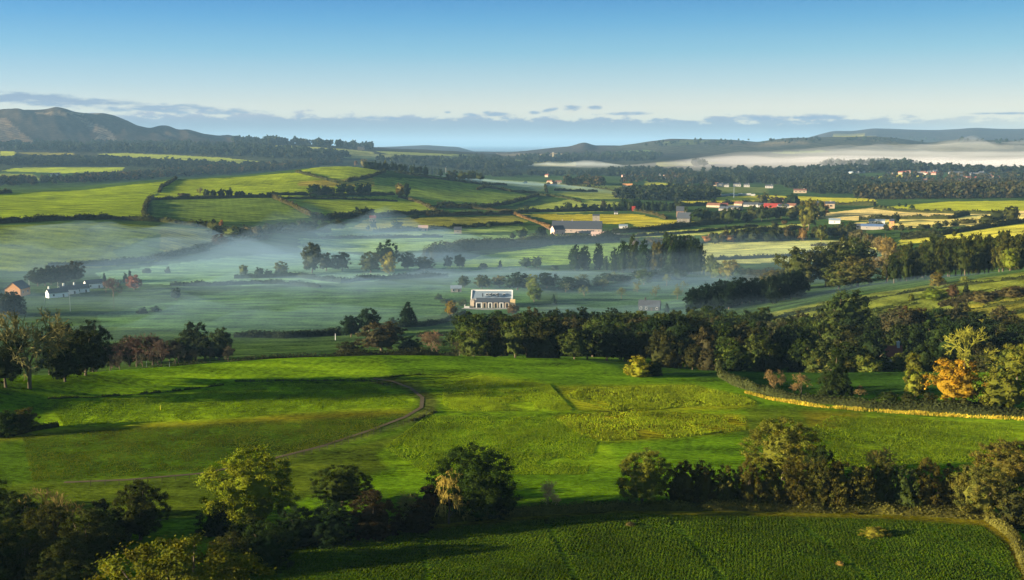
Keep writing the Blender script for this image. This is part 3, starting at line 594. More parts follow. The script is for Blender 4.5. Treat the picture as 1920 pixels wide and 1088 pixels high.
# base colours of the meadows by distance and then field by field: (colour, pixel outline, row angle, row spacing, row strength)
G0 = (.080, .160, .004)
FIELDS = [
 # foreground, bottom right crop field
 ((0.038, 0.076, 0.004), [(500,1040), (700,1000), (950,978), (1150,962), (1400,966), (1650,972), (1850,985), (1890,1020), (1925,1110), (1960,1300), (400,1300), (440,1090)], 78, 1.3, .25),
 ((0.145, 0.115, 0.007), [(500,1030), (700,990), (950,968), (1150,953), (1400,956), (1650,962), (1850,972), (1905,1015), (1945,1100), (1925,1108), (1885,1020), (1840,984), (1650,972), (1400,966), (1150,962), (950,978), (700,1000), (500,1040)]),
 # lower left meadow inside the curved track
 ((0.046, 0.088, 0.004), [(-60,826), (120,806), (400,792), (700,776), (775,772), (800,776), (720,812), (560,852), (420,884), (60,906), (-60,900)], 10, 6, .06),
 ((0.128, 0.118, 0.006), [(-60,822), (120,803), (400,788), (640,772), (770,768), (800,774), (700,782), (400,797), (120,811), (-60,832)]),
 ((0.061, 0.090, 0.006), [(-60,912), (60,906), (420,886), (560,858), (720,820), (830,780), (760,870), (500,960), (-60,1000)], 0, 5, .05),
 # bright upper meadow on the brow
 ((0.135, 0.235, 0.005), [(80,712), (300,694), (540,675), (720,672), (740,705), (690,712), (480,714), (330,738), (85,752)], -8, 3, .10),
 ((0.155, 0.246, 0.005), [(85,756), (330,742), (480,719), (690,717), (790,745), (780,768), (600,772), (400,788), (120,803), (85,800)], -8, 3.5, .12),
 # the worn strip that bends round
 ((.085, .105, .016), [(690,711), (740,706), (790,722), (824,752), (822,772), (790,790), (700,815), (620,840), (540,862), (420,890), (420,880), (540,850), (700,806), (770,778), (786,762), (775,742), (740,726), (700,720)]),
 # centre and right crops
 ((0.169, 0.258, 0.005), [(740,705), (900,700), (1040,720), (1062,745), (1085,772), (840,772), (826,752), (795,722)], 82, 4, .10),
 ((0.121, 0.213, 0.005), [(840,775), (1090,775), (1150,850), (1180,880), (760,895), (700,850), (800,800)], 85, 5, .08),
 ((0.203, 0.224, 0.006), [(1040,724), (1300,722), (1400,745), (1424,760), (1380,768), (1150,772), (1085,770), (1060,745)], 60, 2.2, .22),
 ((0.230, 0.213, 0.006), [(1035,782), (1180,772), (1395,780), (1400,806), (1250,822), (1130,826), (1080,812)], 70, 2.2, .28),
 ((0.074, 0.112, 0.006), [(1400,764), (1620,770), (1560,812), (1480,850), (1400,830)], 60, 4, .08),
 ((0.128, 0.123, 0.006), [(1500,772), (1625,774), (1560,806), (1520,800)], 60, 4, .08),
 ((0.115, 0.179, 0.006), [(1625,774), (1900,790), (1960,800), (1960,860), (1780,868), (1560,880), (1560,815)], 60, 6, .12),
 ((0.121, 0.134, 0.006), [(1640,782), (1740,788), (1720,800), (1630,796)], 60, 3, .15),
 # paddock behind the right-hand hedge, its shade put into a darker green
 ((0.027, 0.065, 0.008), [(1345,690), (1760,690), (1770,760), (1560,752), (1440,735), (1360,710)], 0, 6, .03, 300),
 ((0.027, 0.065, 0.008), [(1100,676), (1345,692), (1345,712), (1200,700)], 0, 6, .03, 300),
 # right hillside pastures
 ((0.101, 0.123, 0.020), [(1430,590), (1540,566), (1650,548), (1800,527), (1960,505), (1960,560), (1800,580), (1650,600), (1500,620), (1420,610)], 20, 14, .30, 400),
 ((0.135, 0.134, 0.020), [(1700,600), (1800,575), (1960,550), (1960,640), (1820,640), (1720,628)], 20, 12, .25, 400),
 # valley floor
 ((0.068, 0.140, 0.045), [(180,590), (440,545), (560,538), (850,535), (840,568), (830,590), (700,612), (440,626), (190,612)], 5, 16, .06),
 ((0.162, 0.291, 0.130), [(180,512), (430,482), (620,470), (800,500), (700,528), (480,536), (200,532)], 5, 20, .06),
 ((0.068, 0.146, 0.035), [(850,520), (980,518), (1010,545), (1000,590), (880,590), (840,560)], 5, 12, .05),
 ((0.054, 0.112, 0.050), [(1040,528), (1200,522), (1400,520), (1420,545), (1300,560), (1290,590), (1050,590)], 92, 5, .25),
 ((0.095, 0.190, 0.060), [(800,494), (1060,462), (1060,496), (900,508), (820,506)], 3, 18, .05),
 ((0.203, 0.314, 0.040), [(1040,460), (1180,455), (1180,492), (1050,496), (830,505), (900,480)], 3, 18, .05),
 ((0.413, 0.426, 0.128), [(1310,456), (1600,450), (1652,466), (1640,474), (1560,488), (1420,494), (1310,494)], 3, 20, .04),
 ((0.230, 0.347, 0.110), [(560,448), (760,440), (1010,442), (1030,452), (860,466), (700,474), (560,470)], 3, 20, .04),
 ((0.176, 0.246, 0.060), [(590,432), (930,400), (960,408), (990,432), (880,438), (600,446)], 3, 20, .04),
 # left lower hill
 ((0.135, 0.179, 0.015), [(-60,424), (200,418), (420,432), (400,455), (300,490), (150,506), (-60,508)], 8, 9, .05),
 ((0.068, 0.112, 0.025), [(210,470), (290,440), (380,432), (405,440), (395,462), (300,488), (230,492)]),
 ((0.162, 0.168, 0.030), [(300,428), (425,432), (405,462), (350,478), (300,470)], 60, 7, .2),
 # left upper hill
 ((0.194, 0.258, 0.008), [(-60,366), (150,357), (330,338), (300,352), (272,380), (268,412), (130,406), (-60,416)], 8, 8, .05),
 ((0.204, 0.258, 0.010), [(330,338), (440,333), (560,323), (640,345), (680,362), (500,372), (290,372), (300,355)], 6, 8, .05),
 ((0.115, 0.168, 0.022), [(282,376), (510,371), (580,408), (480,416), (290,414)], 15, 8, .06),
 ((0.214, 0.268, 0.020), [(560,320), (600,313), (660,312), (722,322), (690,332), (640,344)], 6, 8, .04),
 ((0.162, 0.224, 0.030), [(700,332), (860,338), (930,352), (1010,372), (960,386), (800,384), (740,370), (690,360)], 6, 12, .04),
 ((0.203, 0.258, 0.020), [(525,373), (730,368), (800,384), (815,402), (700,402), (585,406)], 40, 14, .06),
 ((0.270, 0.224, 0.030), [(560,340), (700,334), (700,350), (560,350)]),
 ((0.081, 0.157, 0.030), [(800,388), (960,404), (960,412), (830,404)]),
 ((0.216, 0.213, 0.030), [(690,410), (960,404), (990,415), (960,424), (700,436), (660,428)], 5, 16, .04),
 ((0.216, 0.269, 0.100), [(905,336), (1080,345), (1060,362), (900,352)]),
 ((0.257, 0.291, 0.050), [(1040,345), (1260,350), (1250,372), (1100,374), (1010,358)]),
 ((0.257, 0.302, 0.050), [(960,394), (1070,374), (1180,380), (1150,396), (1010,402)]),
 ((0.405, 0.336, 0.020), [(980,402), (1200,402), (1240,412), (1160,420), (1060,418)]),
 ((0.378, 0.336, 0.030), [(1170,412), (1300,412), (1310,424), (1200,428)]),
 # right fields
 ((0.486, 0.448, 0.032), [(1270,374), (1420,366), (1640,373), (1640,382), (1300,386)]),
 ((0.351, 0.358, 0.030), [(1210,340), (1330,352), (1300,362), (1210,352)]),
 ((0.360, 0.380, 0.019), [(1640,390), (1780,378), (1960,376), (1960,396), (1800,396), (1660,398)], 8, 12, .04),
 ((0.620, 0.483, 0.182), [(1530,402), (1640,389), (1740,398), (1850,398), (1960,394), (1960,410), (1780,418), (1610,414), (1540,410)], 5, 18, .04),
 ((0.580, 0.483, 0.143), [(1600,418), (1780,404), (1960,402), (1960,412), (1820,424), (1690,428), (1620,424)], 5, 18, .04),
 ((0.360, 0.380, 0.080), [(1200,436), (1500,420), (1520,416), (1520,424), (1300,442), (1180,446)], 4, 12, .05),
 ((0.450, 0.420, 0.048), [(1690,448), (1800,432), (1960,414), (1960,452), (1830,450), (1760,450), (1680,462)], 8, 14, .05),
 ((0.135, 0.168, 0.040), [(1300,350), (1440,352), (1440,362), (1300,360)]),
 ((0.459, 0.426, 0.030), [(1570,336), (1640,332), (1690,326), (1740,330), (1660,338), (1590,344)]),
 ((0.297, 0.269, 0.040), [(1850,322), (1960,322), (1960,330), (1860,328)]),
 # far left strips of pasture
 ((0.408, 0.432, 0.020), [(0,284), (28,284), (26,292), (0,293)]),
 ((0.270, 0.246, 0.030), [(30,286), (140,287), (136,291), (60,291)]),
 ((0.330, 0.371, 0.040), [(180,289), (230,287), (330,291), (420,296), (520,306), (500,309), (360,301), (250,296)]),
 ((0.369, 0.432, 0.020), [(30,315), (235,314), (225,322), (120,325), (0,321)]),
 ((0.216, 0.252, 0.036), [(0,326), (60,326), (80,338), (0,340)]),
 ((0.283, 0.298, 0.084), [(440,271), (560,274), (640,279), (700,285), (700,289), (600,288), (480,281)]),
 ((0.203, 0.220, 0.084), [(620,284), (760,292), (820,300), (760,304), (640,296)]),
 ((0.260, 0.200, 0.100), [(1010,289), (1050,287), (1060,291), (1010,292)]),
 ((0.270, 0.246, 0.060), [(1000,303), (1080,302), (1080,312), (1000,312)]),
 ((0.216, 0.224, 0.050), [(1230,305), (1310,302), (1360,306), (1300,311), (1230,313)]),
 ((0.270, 0.246, 0.040), [(1560,255), (1640,254), (1650,260), (1570,261)]),
 ((.13, .095, .06), [(-20,226), (14,222), (24,232), (40,248), (62,262), (60,269), (-20,268)], 60, 30, .2, 5500),  # sunlit left flank of the mountain, painted as a brown patch
 ((.13, .10, .07), [(146,218), (158,222), (172,232), (198,240), (208,248), (222,266), (206,270), (190,266), (178,262), (186,252), (170,246), (156,232)], 60, 30, .3, 5500),
 ((0.140, 0.110, 0.070), [(60,210), (190,212), (180,216), (70,214)], 0, 30, 0, 5500),
 ((.050, .050, .028), [(1120,280), (1200,268), (1330,261), (1480,259), (1640,256), (1800,262), (1960,264), (1960,292), (1600,290), (1240,288)], 20, 60, .25, 5500),
 ((.085, .10, .035), [(1236,266), (1290,262), (1330,264), (1300,272), (1250,274)], 0, 30, 0, 5500),  # field patches on the right hills, their sunlit look put into the colour
 ((.10, .085, .05), [(1340,264), (1420,268), (1500,264), (1520,270), (1420,276), (1350,272)], 40, 40, .3, 5500),
 ((.11, .10, .05), [(1660,270), (1740,272), (1800,268), (1900,272), (1900,280), (1760,284), (1680,278)], 40, 40, .3, 5500),
 ((.16, .20, .05), [(1440,286), (1540,282), (1560,285), (1470,289)], 0, 30, 0, 5000),
 ((.10, .14, .04), [(1150,284), (1210,281), (1230,284), (1170,288)], 0, 30, 0, 5000),
 ((0.192, 0.225, 0.060), [(560,277), (640,282), (700,287), (640,286), (560,282)], 0, 30, 0, 3600),
 ((0.208, 0.240, 0.060), [(700,283), (820,288), (900,291), (850,293), (730,290)], 0, 30, 0, 3600),
 ((.09, .12, .04), [(850,292), (960,298), (990,302), (900,304), (830,299)], 0, 30, 0, 3600),
 ((.15, .12, .07), [(930,288), (1000,289), (1010,293), (940,293)], 0, 30, 0, 4500),
 ((.050, .085, .010), [(700,806), (770,778), (786,762), (775,742), (740,726), (744,722), (782,740), (796,762), (782,782), (706,812)]),
 ((.22, .26, .05), [(330,296), (440,300), (520,307), (480,309), (380,303)], 0, 30, 0, 3000),
 ((.20, .24, .05), [(240,324), (330,322), (420,318), (400,324), (300,328)], 0, 30, 0, 2400),

]
def build_ground():
    na, nd = GX.shape; V = np.stack([GX, GY, GZ], 2).reshape(-1, 3)
    i = np.arange(na - 1)[:, None]; j = np.arange(nd - 1)[None, :]; a = (i * nd + j)
    Q = np.stack([a, a + nd, a + nd + 1, a + 1], 2).reshape(-1, 4)
    me = bpy.data.meshes.new('ground'); me.vertices.add(len(V)); me.vertices.foreach_set('co', V.astype(np.float32).ravel())
    me.loops.add(len(Q) * 4); me.loops.foreach_set('vertex_index', Q.astype(np.int32).ravel()); me.polygons.add(len(Q)); me.polygons.foreach_set('loop_start', (np.arange(len(Q)) * 4).astype(np.int32))
    me.polygons.foreach_set('use_smooth', np.ones(len(Q), bool)); me.update(calc_edges=True)
    X = GX.ravel(); Y = GY.ravel(); D = np.hypot(X, Y); C = np.zeros((len(X), 4)); C[:, 3] = 1
    def lerp(t, a, b): t = np.clip(t, 0, 1)[:, None]; return np.array(a) * (1 - t) + np.array(b) * t
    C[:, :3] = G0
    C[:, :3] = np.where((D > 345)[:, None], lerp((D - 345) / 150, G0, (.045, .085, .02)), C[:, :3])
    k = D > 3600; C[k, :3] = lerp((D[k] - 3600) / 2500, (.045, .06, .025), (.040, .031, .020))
    rp = np.zeros(len(X)); ra = np.zeros(len(X))
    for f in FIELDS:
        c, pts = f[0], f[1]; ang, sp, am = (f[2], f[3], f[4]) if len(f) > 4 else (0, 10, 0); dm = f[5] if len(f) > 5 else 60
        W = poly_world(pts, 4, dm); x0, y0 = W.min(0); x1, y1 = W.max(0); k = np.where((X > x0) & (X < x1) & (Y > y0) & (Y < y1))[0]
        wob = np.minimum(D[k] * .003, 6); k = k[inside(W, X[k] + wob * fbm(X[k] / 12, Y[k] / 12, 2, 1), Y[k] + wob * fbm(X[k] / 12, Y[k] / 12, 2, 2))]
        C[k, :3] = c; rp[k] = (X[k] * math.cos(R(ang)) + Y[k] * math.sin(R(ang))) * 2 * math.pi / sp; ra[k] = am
    nr = int(np.searchsorted(ld, math.log(360))); C3 = C.reshape(na, nd, 4); A3 = ra.reshape(na, nd)
    for _ in range(7):      # crops in the near fields grow into one another over a metre or two
        for q in (C3[:, :nr], A3[:, :nr]):
            q[1:-1] = (q[:-2] + 2 * q[1:-1] + q[2:]) / 4; q[:, 1:-1] = (q[:, :-2] + 2 * q[:, 1:-1] + q[:, 2:]) / 4
    for nm, ty, dt in (('field', 'FLOAT_COLOR', C), ('rowpos', 'FLOAT', rp), ('rowamp', 'FLOAT', ra)):
        at = me.attributes.new(nm, ty, 'POINT'); at.data.foreach_set('color' if dt.ndim > 1 else 'value', dt.astype(np.float32).ravel())
    me.materials.append(ground_mat()); return tag(link('ground', me), kind='structure')
def water_mat():
    m, n = newmat('sea'); o = N(n, 'ShaderNodeOutputMaterial'); b = N(n, 'ShaderNodeBsdfPrincipled'); b.inputs['Base Color'].default_value = (.05, .07, .08, 1); b.inputs['Roughness'].default_value = .35; n.links.new(b.outputs[0], o.inputs[0]); return m
# ------------------------------------------------------------------ buildings
def azrot(x, y): return -math.atan2(x, y)
def gable_box(g, L, W, hw, hr, cx=0, cy=0, cz=0, m=0):
    g.prism(cx - L / 2, cx + L / 2, [(cy - W / 2, cz), (cy + W / 2, cz), (cy + W / 2, cz + hw), (cy, cz + hw + hr), (cy - W / 2, cz + hw)], m)
def gable_roof(g, L, W, hw, hr, cx=0, cy=0, cz=0, m=0, eave=.4, th=.25, ov=.3):
    s = hr / (W / 2); ye = W / 2 + eave; ze = hw - eave * s
    for sg in (-1, 1):
        pr = [(cy + sg * ye, cz + ze + .06), (cy, cz + hw + hr + .06), (cy, cz + hw + hr + th + .1), (cy + sg * ye, cz + ze + th + .1)]
        g.prism(cx - L / 2 - ov, cx + L / 2 + ov, pr if sg > 0 else pr[::-1], m)
def window(root, x, y, zz, w, h, face='front', mat=None, pane=None, nm='window'):
    g = Geo(); p = Geo()
    if face == 'front': g.box(x, y - .04, zz, w + .25, .12, h + .25); p.box(x, y - .11, zz, w, .06, h)
    elif face == 'left': g.box(x - .04, y, zz, .12, w + .25, h + .25); p.box(x - .11, y, zz, .06, w, h)
    else: g.box(x + .04, y, zz, .12, w + .25, h + .25); p.box(x + .11, y, zz, .06, w, h)
    f = g.build(nm, mat or WPAINT, root); p.build('pane', pane or DARK, f); return f
def house(px, py, wpx, L, label, name='house', cat='house', W=None, hw=4.5, hr=3, wall=WHITE, roof=SLATE, rot=0, chim=(), wins=4, group=None, dmin=60, rows=1, gabwin=True, door=True, dd=None):
    """detailed house; L is its real length, wpx (if given) sets the length from photo pixels"""
    x, y, zz, d = P(px, py, dmin) if dd is None else PD(px, dd, py)
    if wpx: L = wpx * d / F
    W = W or L * .45
    r = link(name, None); r.location = (x, y + W / 2, zz - .2); r.rotation_euler[2] = azrot(x, y) + R(rot); tag(r, label, cat, group)
    g = Geo(); gable_box(g, L, W, hw, hr); g.build('wall', wall, r)
    g = Geo(); gable_roof(g, L, W, hw, hr); ro = g.build('roof', roof, r)
    for c in chim:
        g = Geo(); g.box(c * L, 0, hw + hr + .5, 1.0, .8, 2.2); g.box(c * L, 0, hw + hr + 1.7, 1.2, 1.0, .2); g.tube([(c * L, 0, hw + hr + 1.8), (c * L, 0, hw + hr + 2.2)], [.15, .12], 6); g.build('chimney', wall, ro)
    for k in range(wins):
        u = (k + .5) / wins - .5
        if door and k == wins // 2:
            g = Geo(); g.box(u * L, -W / 2 - .05, 1.15, 1.1, .14, 2.1); g.build('door', WOOD, r); continue
        for q in range(rows): window(r, u * L, -W / 2, hw * (q + .55) / rows, 1.1, min(1.3, hw / rows * .5))
    if gabwin: window(r, -L / 2, 0, hw * .6, .9, 1.1, 'left')
    return r
_FH = {}; FARW = {n_: plain('old_' + n_, c_, .9, .25, .3) for n_, c_ in (('white_render', (.40, .38, .36)), ('cream_render', (.36, .28, .2)), ('pink_render', (.34, .23, .19)), ('grey_stone', (.2, .18, .16)))}
_PC = {}
def plain_cache(n_, c_):
    if n_ not in _PC: _PC[n_] = plain(n_, c_, .9, .25, .3)
    return _PC[n_]
def far_house(px, py, Lm, label, group, wall=WHITE, roof=SLATE, rot=None, W=None, hw=4.5, hr=2.6, name='house', cat='house', dmin=60, big=1):
    wall = FARW.get(wall.name, wall); roof = plain_cache('dull_tiles', (.16, .075, .05)) if roof.name == 'orange_render_and_sun' else roof
    key = (wall.name, roof.name, round(hw), round(hr))
    if key not in _FH:
        g = Geo(); gable_box(g, 1, .55, hw, hr, m=0); gable_roof(g, 1, .55, hw, hr, m=1, eave=.03, th=.2, ov=.02)
        for k in range(3):
            g.box(-.32 + .32 * k, -.28, hw * .6, .11, .02, hw * .25, m=2)
        g.box(.3, 0, hw + hr + .4, .08, .07, 1.6, m=0); _FH[key] = g.mesh(name, [wall, roof, DARK])
    x, y, zz, d = P(px, py, dmin); o = link(name, _FH[key]); o.location = (x, y, zz - .3); o.scale = (Lm, W / .55 if W else Lm, big); o.rotation_euler[2] = azrot(x, y) + R(rot if rot is not None else random.uniform(-50, 50))
    return tag(o, label, cat, group)
def pole(px, py, hpx, label, mat=WPAINT, r=.14, arm=False, dmin=60, name='utility_pole', cat='pole', group=None):
    x, y, zz, d = P(px, py, dmin); h = hpx * d / F; g = Geo(); g.tube([(0, 0, -.3), (0, 0, h * .5), (0, 0, h)], [r, r * .85, r * .65], 8); g.box(0, 0, h + .06, r * 1.6, r * 1.6, .12)
    if arm: g.box(0, 0, h * .93, 1.8, .12, .14); [g.tube([(a, 0, h * .93), (a, 0, h * .93 + .3)], [.05, .04], 5) for a in (-.8, 0, .8)]
    o = g.build(name, mat); o.location = (x, y, zz); return tag(o, label, cat, group)
def fence(label, pts, h=1.15, step=3.2, dmin=60, mat=WOOD, d=None, wires=3, r=.07):
    W = []
    for a, b in zip(pts[:-1], pts[1:]):
        for s in range(8): W.append(P(a[0] + (b[0] - a[0]) * s / 8, a[1] + (b[1] - a[1]) * s / 8, dmin)[:2])
    W.append(P(*pts[-1], dmin)[:2]); W = np.array(W); L = np.concatenate([[0], np.cumsum(np.hypot(*np.diff(W, axis=0).T))]); n = int(min(95, L[-1] / step)); S = np.linspace(0, L[-1], n)
    x = np.interp(S, L, W[:, 0]); y = np.interp(S, L, W[:, 1]); zz = Hgt(x, y); root = link('fence', None); root.location = (x[0], y[0], zz[0]); tag(root, label, 'fence')
    g = Geo(); g.tube([(0, 0, -.2), (0, 0, h * .6), (0, 0, h)], [r, r, r * .8], 5); me = g.mesh('post', [mat])
    for i in range(n): o = link('post', me, root); o.location = (x[i] - x[0], y[i] - y[0], zz[i] - zz[0]); o.scale[2] = random.uniform(.85, 1.15); o.rotation_euler = (random.uniform(-.06, .06), random.uniform(-.06, .06), 0)
    for k in range(wires):
        g = Geo(); g.tube(np.stack([x - x[0], y - y[0], zz - zz[0] + h * (.4 + .25 * k)], 1), [.018] * n, 3); g.build('wire', WOOD, root)
    return root
def mist(label, px, py, rx, ry, Th, dens, c=(.42, .68, 1.0), rot=0, dmin=60, seed=1, ns=60, name='mist', d=None, power=1.7, aniso=0.0, level=None):
    x0, y0, _, dd = P(px, py, dmin) if d is None else PD(px, d, py); n = 56; u = np.linspace(-1, 1, n); U, Vv = np.meshgrid(u, u); ca, sa = math.cos(R(rot)), math.sin(R(rot))
    X = x0 + U * rx * ca - Vv * ry * sa; Y = y0 + U * rx * sa + Vv * ry * ca; q = U ** 2 + Vv ** 2
    mk = np.clip(1 - q, 0, 1) ** power * np.clip(.7 + 1.2 * fbm(X / ns, Y / ns * .8, 5, seed), 0, 2)
    g0 = Hgt(X, Y); gs = g0.copy()
    for _ in range(12): gs[1:-1, 1:-1] = (gs[:-2, 1:-1] + gs[2:, 1:-1] + gs[1:-1, :-2] + gs[1:-1, 2:]) / 4
    top = gs + Th * mk - 1.0
    if level is not None: top = level + Th * fbm(X / ns, Y / ns, 5, seed) - 90 * np.clip(q - .55, 0, 1)
    bot = np.minimum(g0, top) - 2.5
    A = np.stack([X, Y, top], 2).reshape(-1, 3); B = np.stack([X, Y, bot], 2).reshape(-1, 3); i = np.arange(n - 1)[:, None]; j = np.arange(n - 1)[None, :]; a = (i * n + j)
    q1 = np.stack([a, a + 1, a + n + 1, a + n], 2).reshape(-1, 4); q2 = q1[:, ::-1] + n * n; e = []
    for k in range(n - 1):
        e += [(k + 1, k, n * n + k, n * n + k + 1), ((n - 1) * n + k, (n - 1) * n + k + 1, n * n + (n - 1) * n + k + 1, n * n + (n - 1) * n + k), (k * n, (k + 1) * n, n * n + (k + 1) * n, n * n + k * n), ((k + 1) * n + n - 1, k * n + n - 1, n * n + k * n + n - 1, n * n + (k + 1) * n + n - 1)]
    g = Geo(); g.add(np.concatenate([A, B]), np.concatenate([q1, q2, np.array(e)]))
    m, nt = newmat('mist'); v = N(nt, 'ShaderNodeVolumePrincipled'); v.inputs['Color'].default_value = (*c, 1); v.inputs['Density'].default_value = dens; v.inputs['Anisotropy'].default_value = aniso
    o = N(nt, 'ShaderNodeOutputMaterial'); nt.links.new(v.outputs[0], o.inputs['Volume'])
    return tag(g.build(name, m, smooth=True), label, 'mist', kind='stuff')
def haze_box(dens, c):
    g = Geo(); z0 = float(GZ.min()) - 1.5; z1 = float(GZ[:, ld < math.log(20000)].max()) + 40; r = 71500
    g.box(0, 0, (z0 + z1) / 2, 2 * r, 2 * r, z1 - z0); m, nt = newmat('haze'); v = N(nt, 'ShaderNodeVolumePrincipled'); v.inputs['Color'].default_value = (*c, 1); v.inputs['Density'].default_value = dens; v.inputs['Anisotropy'].default_value = 0.0
    o = N(nt, 'ShaderNodeOutputMaterial'); nt.links.new(v.outputs[0], o.inputs['Volume']); return tag(g.build('haze', m), 'thin blue air over the whole valley', kind='stuff')
# ================================================================== the scene
build_ground()
g = Geo(); g.box(0, 45000, -20, 138000, 50000, 1); tag(g.build('sea', water_mat()), kind='structure')
DIRT = plain('track_soil', (.09, .065, .03), .95, .35, .6); LANE = plain('lane', (.09, .095, .10), .9, .2, .6); YARD = plain('pale_gravel', (.28, .26, .24), .95, .2, .5)
DRY = plain('dry_grass', (.12, .09, .03), .95, .4, .8)
strip('track', [(120,905), (240,900), (380,888), (480,868), (600,838), (700,805), (760,782), (790,764), (792,746), (770,728), (735,715), (700,710)], 1.0, DIRT)
strip('lane', [(1598,470), (1612,474), (1632,482), (1652,490)], 6, LANE)
strip('road', [(975,402), (1010,418), (1035,432)], 5, plain('sandy_lane', (.4, .22, .12), .95, .2, .5))
strip('yard', [(868,578), (915,580), (966,578)], 7, YARD)
strip('yard', [(1040,441), (1085,442), (1160,438)], 14, YARD)
# ---- the near edge of the view
CRT = (.12, .15, .015)
T('oak', 470, 992, 165, 158, (.14, .155, .014), 'tall sunlit yellow-green tree with open limbs in front of the curved track')
T('oak', 890, 972, 165, 146, (.030, .050, .010), 'large round dark green tree beside the golden drooping willow')
T('willow', 842, 982, 84, 106, (.38, .26, .06), 'bare golden drooping willow in front of the large round dark tree')
T('oak', 1205, 948, 112, 112, (.13, .13, .022), 'round sunlit tree at the left end of the dark shrub belt')
T('bare', 1027, 958, 58, 58, (.46, .28, .16), 'small bare pinkish tree standing alone at the lower hedge')
T('oak', 642, 948, 112, 80, (.035, .05, .012), 'dark tree with a few lit leaves behind the black thicket')
T('bare', 762, 990, 82, 66, (.13, .12, .035), 'low domed leafless shrub left of the golden willow')
T('tall', 264, 1012, 102, 116, (.035, .042, .012), 'dark upright tree right of the yellow-leaved hazel')
T('bush', 188, 972, 44, 40, (.022, .026, .012), 'small black shrub left of the dark upright tree')
T('tall', 345, 1250, 330, 252, (.105, .105, .016), 'broad olive tree cut off by the bottom edge of the view', d=128)
T('bare', 92, 1010, 120, 90, (.16, .11, .03), 'bare brown hazel bushes with yellow leaves at lower left')
T('bush', 470, 1025, 90, 66, (.030, .042, .012), 'dark bush at the foot of the tall yellow-green tree')
T('bush', 410, 1000, 80, 60, (.022, .034, .012), 'dark rounded bush left of the tall yellow-green tree')
for px, py, w_, h_, cc, lb in [(560, 1018, 100, 75, BD, 'black shrub under the left end of the thicket'), (625, 1016, 105, 82, BD, 'black shrub in the thicket below the dark tree'), (700, 1004, 110, 96, (.04, .032, .02), 'brownish black shrub in the middle of the thicket'), (780, 992, 90, 62, (.035, .03, .016), 'dark brown shrub under the domed leafless shrub'), (810, 968, 80, 68, (.05, .035, .022), 'reddish dark shrub behind the golden willow'), (925, 965, 95, 80, (.02, .03, .01), 'dark shrub at the right foot of the large round tree')]:
    T('bush', px, py, w_, h_, cc, lb)
for i, (px, py, w_, h_) in enumerate([(20, 1010, 120, 90), (90, 1035, 130, 90), (170, 1050, 120, 100), (30, 1085, 130, 110), (120, 1100, 140, 90), (200, 1020, 90, 70), (-40, 1000, 120, 110), (-30,1100,140,130), (500, 1060, 110, 90), (430, 1075, 110, 80), (-10, 960, 70, 40)]):
    T('bush', px, py, w_, h_, random.choice([(.035, .05, .014), (.045, .05, .015), (.028, .042, .013)]), 'dark bramble bush in the thicket at the lower left corner', 'lower left thicket bushes')
for px, py in [(96, 1000), (130, 1002), (60, 1006)]:
    T('bush', px, py, 30, 62, (.30, .32, .02), 'thin sapling with bright yellow leaves in the lower left thicket', 'yellow-leaved saplings', lod=2)
# shrub belt along the lower field
bx = [1278, 1318, 1360, 1402, 1446, 1488, 1530, 1572, 1612, 1652, 1694, 1736, 1778, 1816]
bn = ['first', 'second', 'third', 'fourth', 'fifth', 'sixth', 'seventh', 'eighth', 'ninth', 'tenth', 'eleventh', 'twelfth', 'thirteenth', 'last']
for i, px in enumerate(bx):
    T('bush', px, 948 + 10 * (i / 13) ** 2 + random.uniform(-4, 4), random.uniform(60, 76), random.uniform(82, 98) if i not in (5, 6) else 100, random.choice([(.055, .055, .014), (.07, .062, .016), (.045, .055, .016)]), 'upright olive shrub, %s from the left in the belt above the lower field' % bn[i], 'shrub belt')
T('oak', 1468, 900, 142, 118, (.115, .11, .02), 'broad golden-olive tree spreading above the shrub belt')
T('tall', 1538, 930, 56, 100, (.03, .04, .012), 'dark ivy-clad tree at the right of the broad golden-olive tree')
T('bare', 1650, 900, 88, 60, (.20, .15, .035), 'leafless golden bush rising behind the shrub belt')
T('oak', 1888, 925, 118, 98, (.11, .09, .022), 'russet tree at the right edge above the shrub belt')
T('oak', 1838, 972, 96, 100, (.12, .12, .03), 'pale sunlit tree at the right end of the shrub belt')
T('bush', 1902, 985, 80, 90, (.04, .04, .015), 'dark shrub at the far right end of the belt')
hedge('low clipped hedge with dry grass bordering the bottom field', [(520,1028), (700,994), (900,972), (1150,956), (1400,957), (1650,962), (1850,974), (1900,1010), (1935,1090)], 1.5, 1.6, (.10, .095, .02), 1.0)
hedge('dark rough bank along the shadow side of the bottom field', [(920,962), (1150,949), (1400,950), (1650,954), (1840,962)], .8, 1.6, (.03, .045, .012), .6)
T('bush', 1181, 985, 24, 7, (.15, .11, .05), 'small brown heap in the bottom field', None)
T('bush', 1640, 1003, 56, 15, (.22, .19, .03), 'low golden bush patch in the bottom field')
T('bush', 1575, 1060, 16, 10, (.30, .18, .06), 'tiny brown clump in the bottom field')
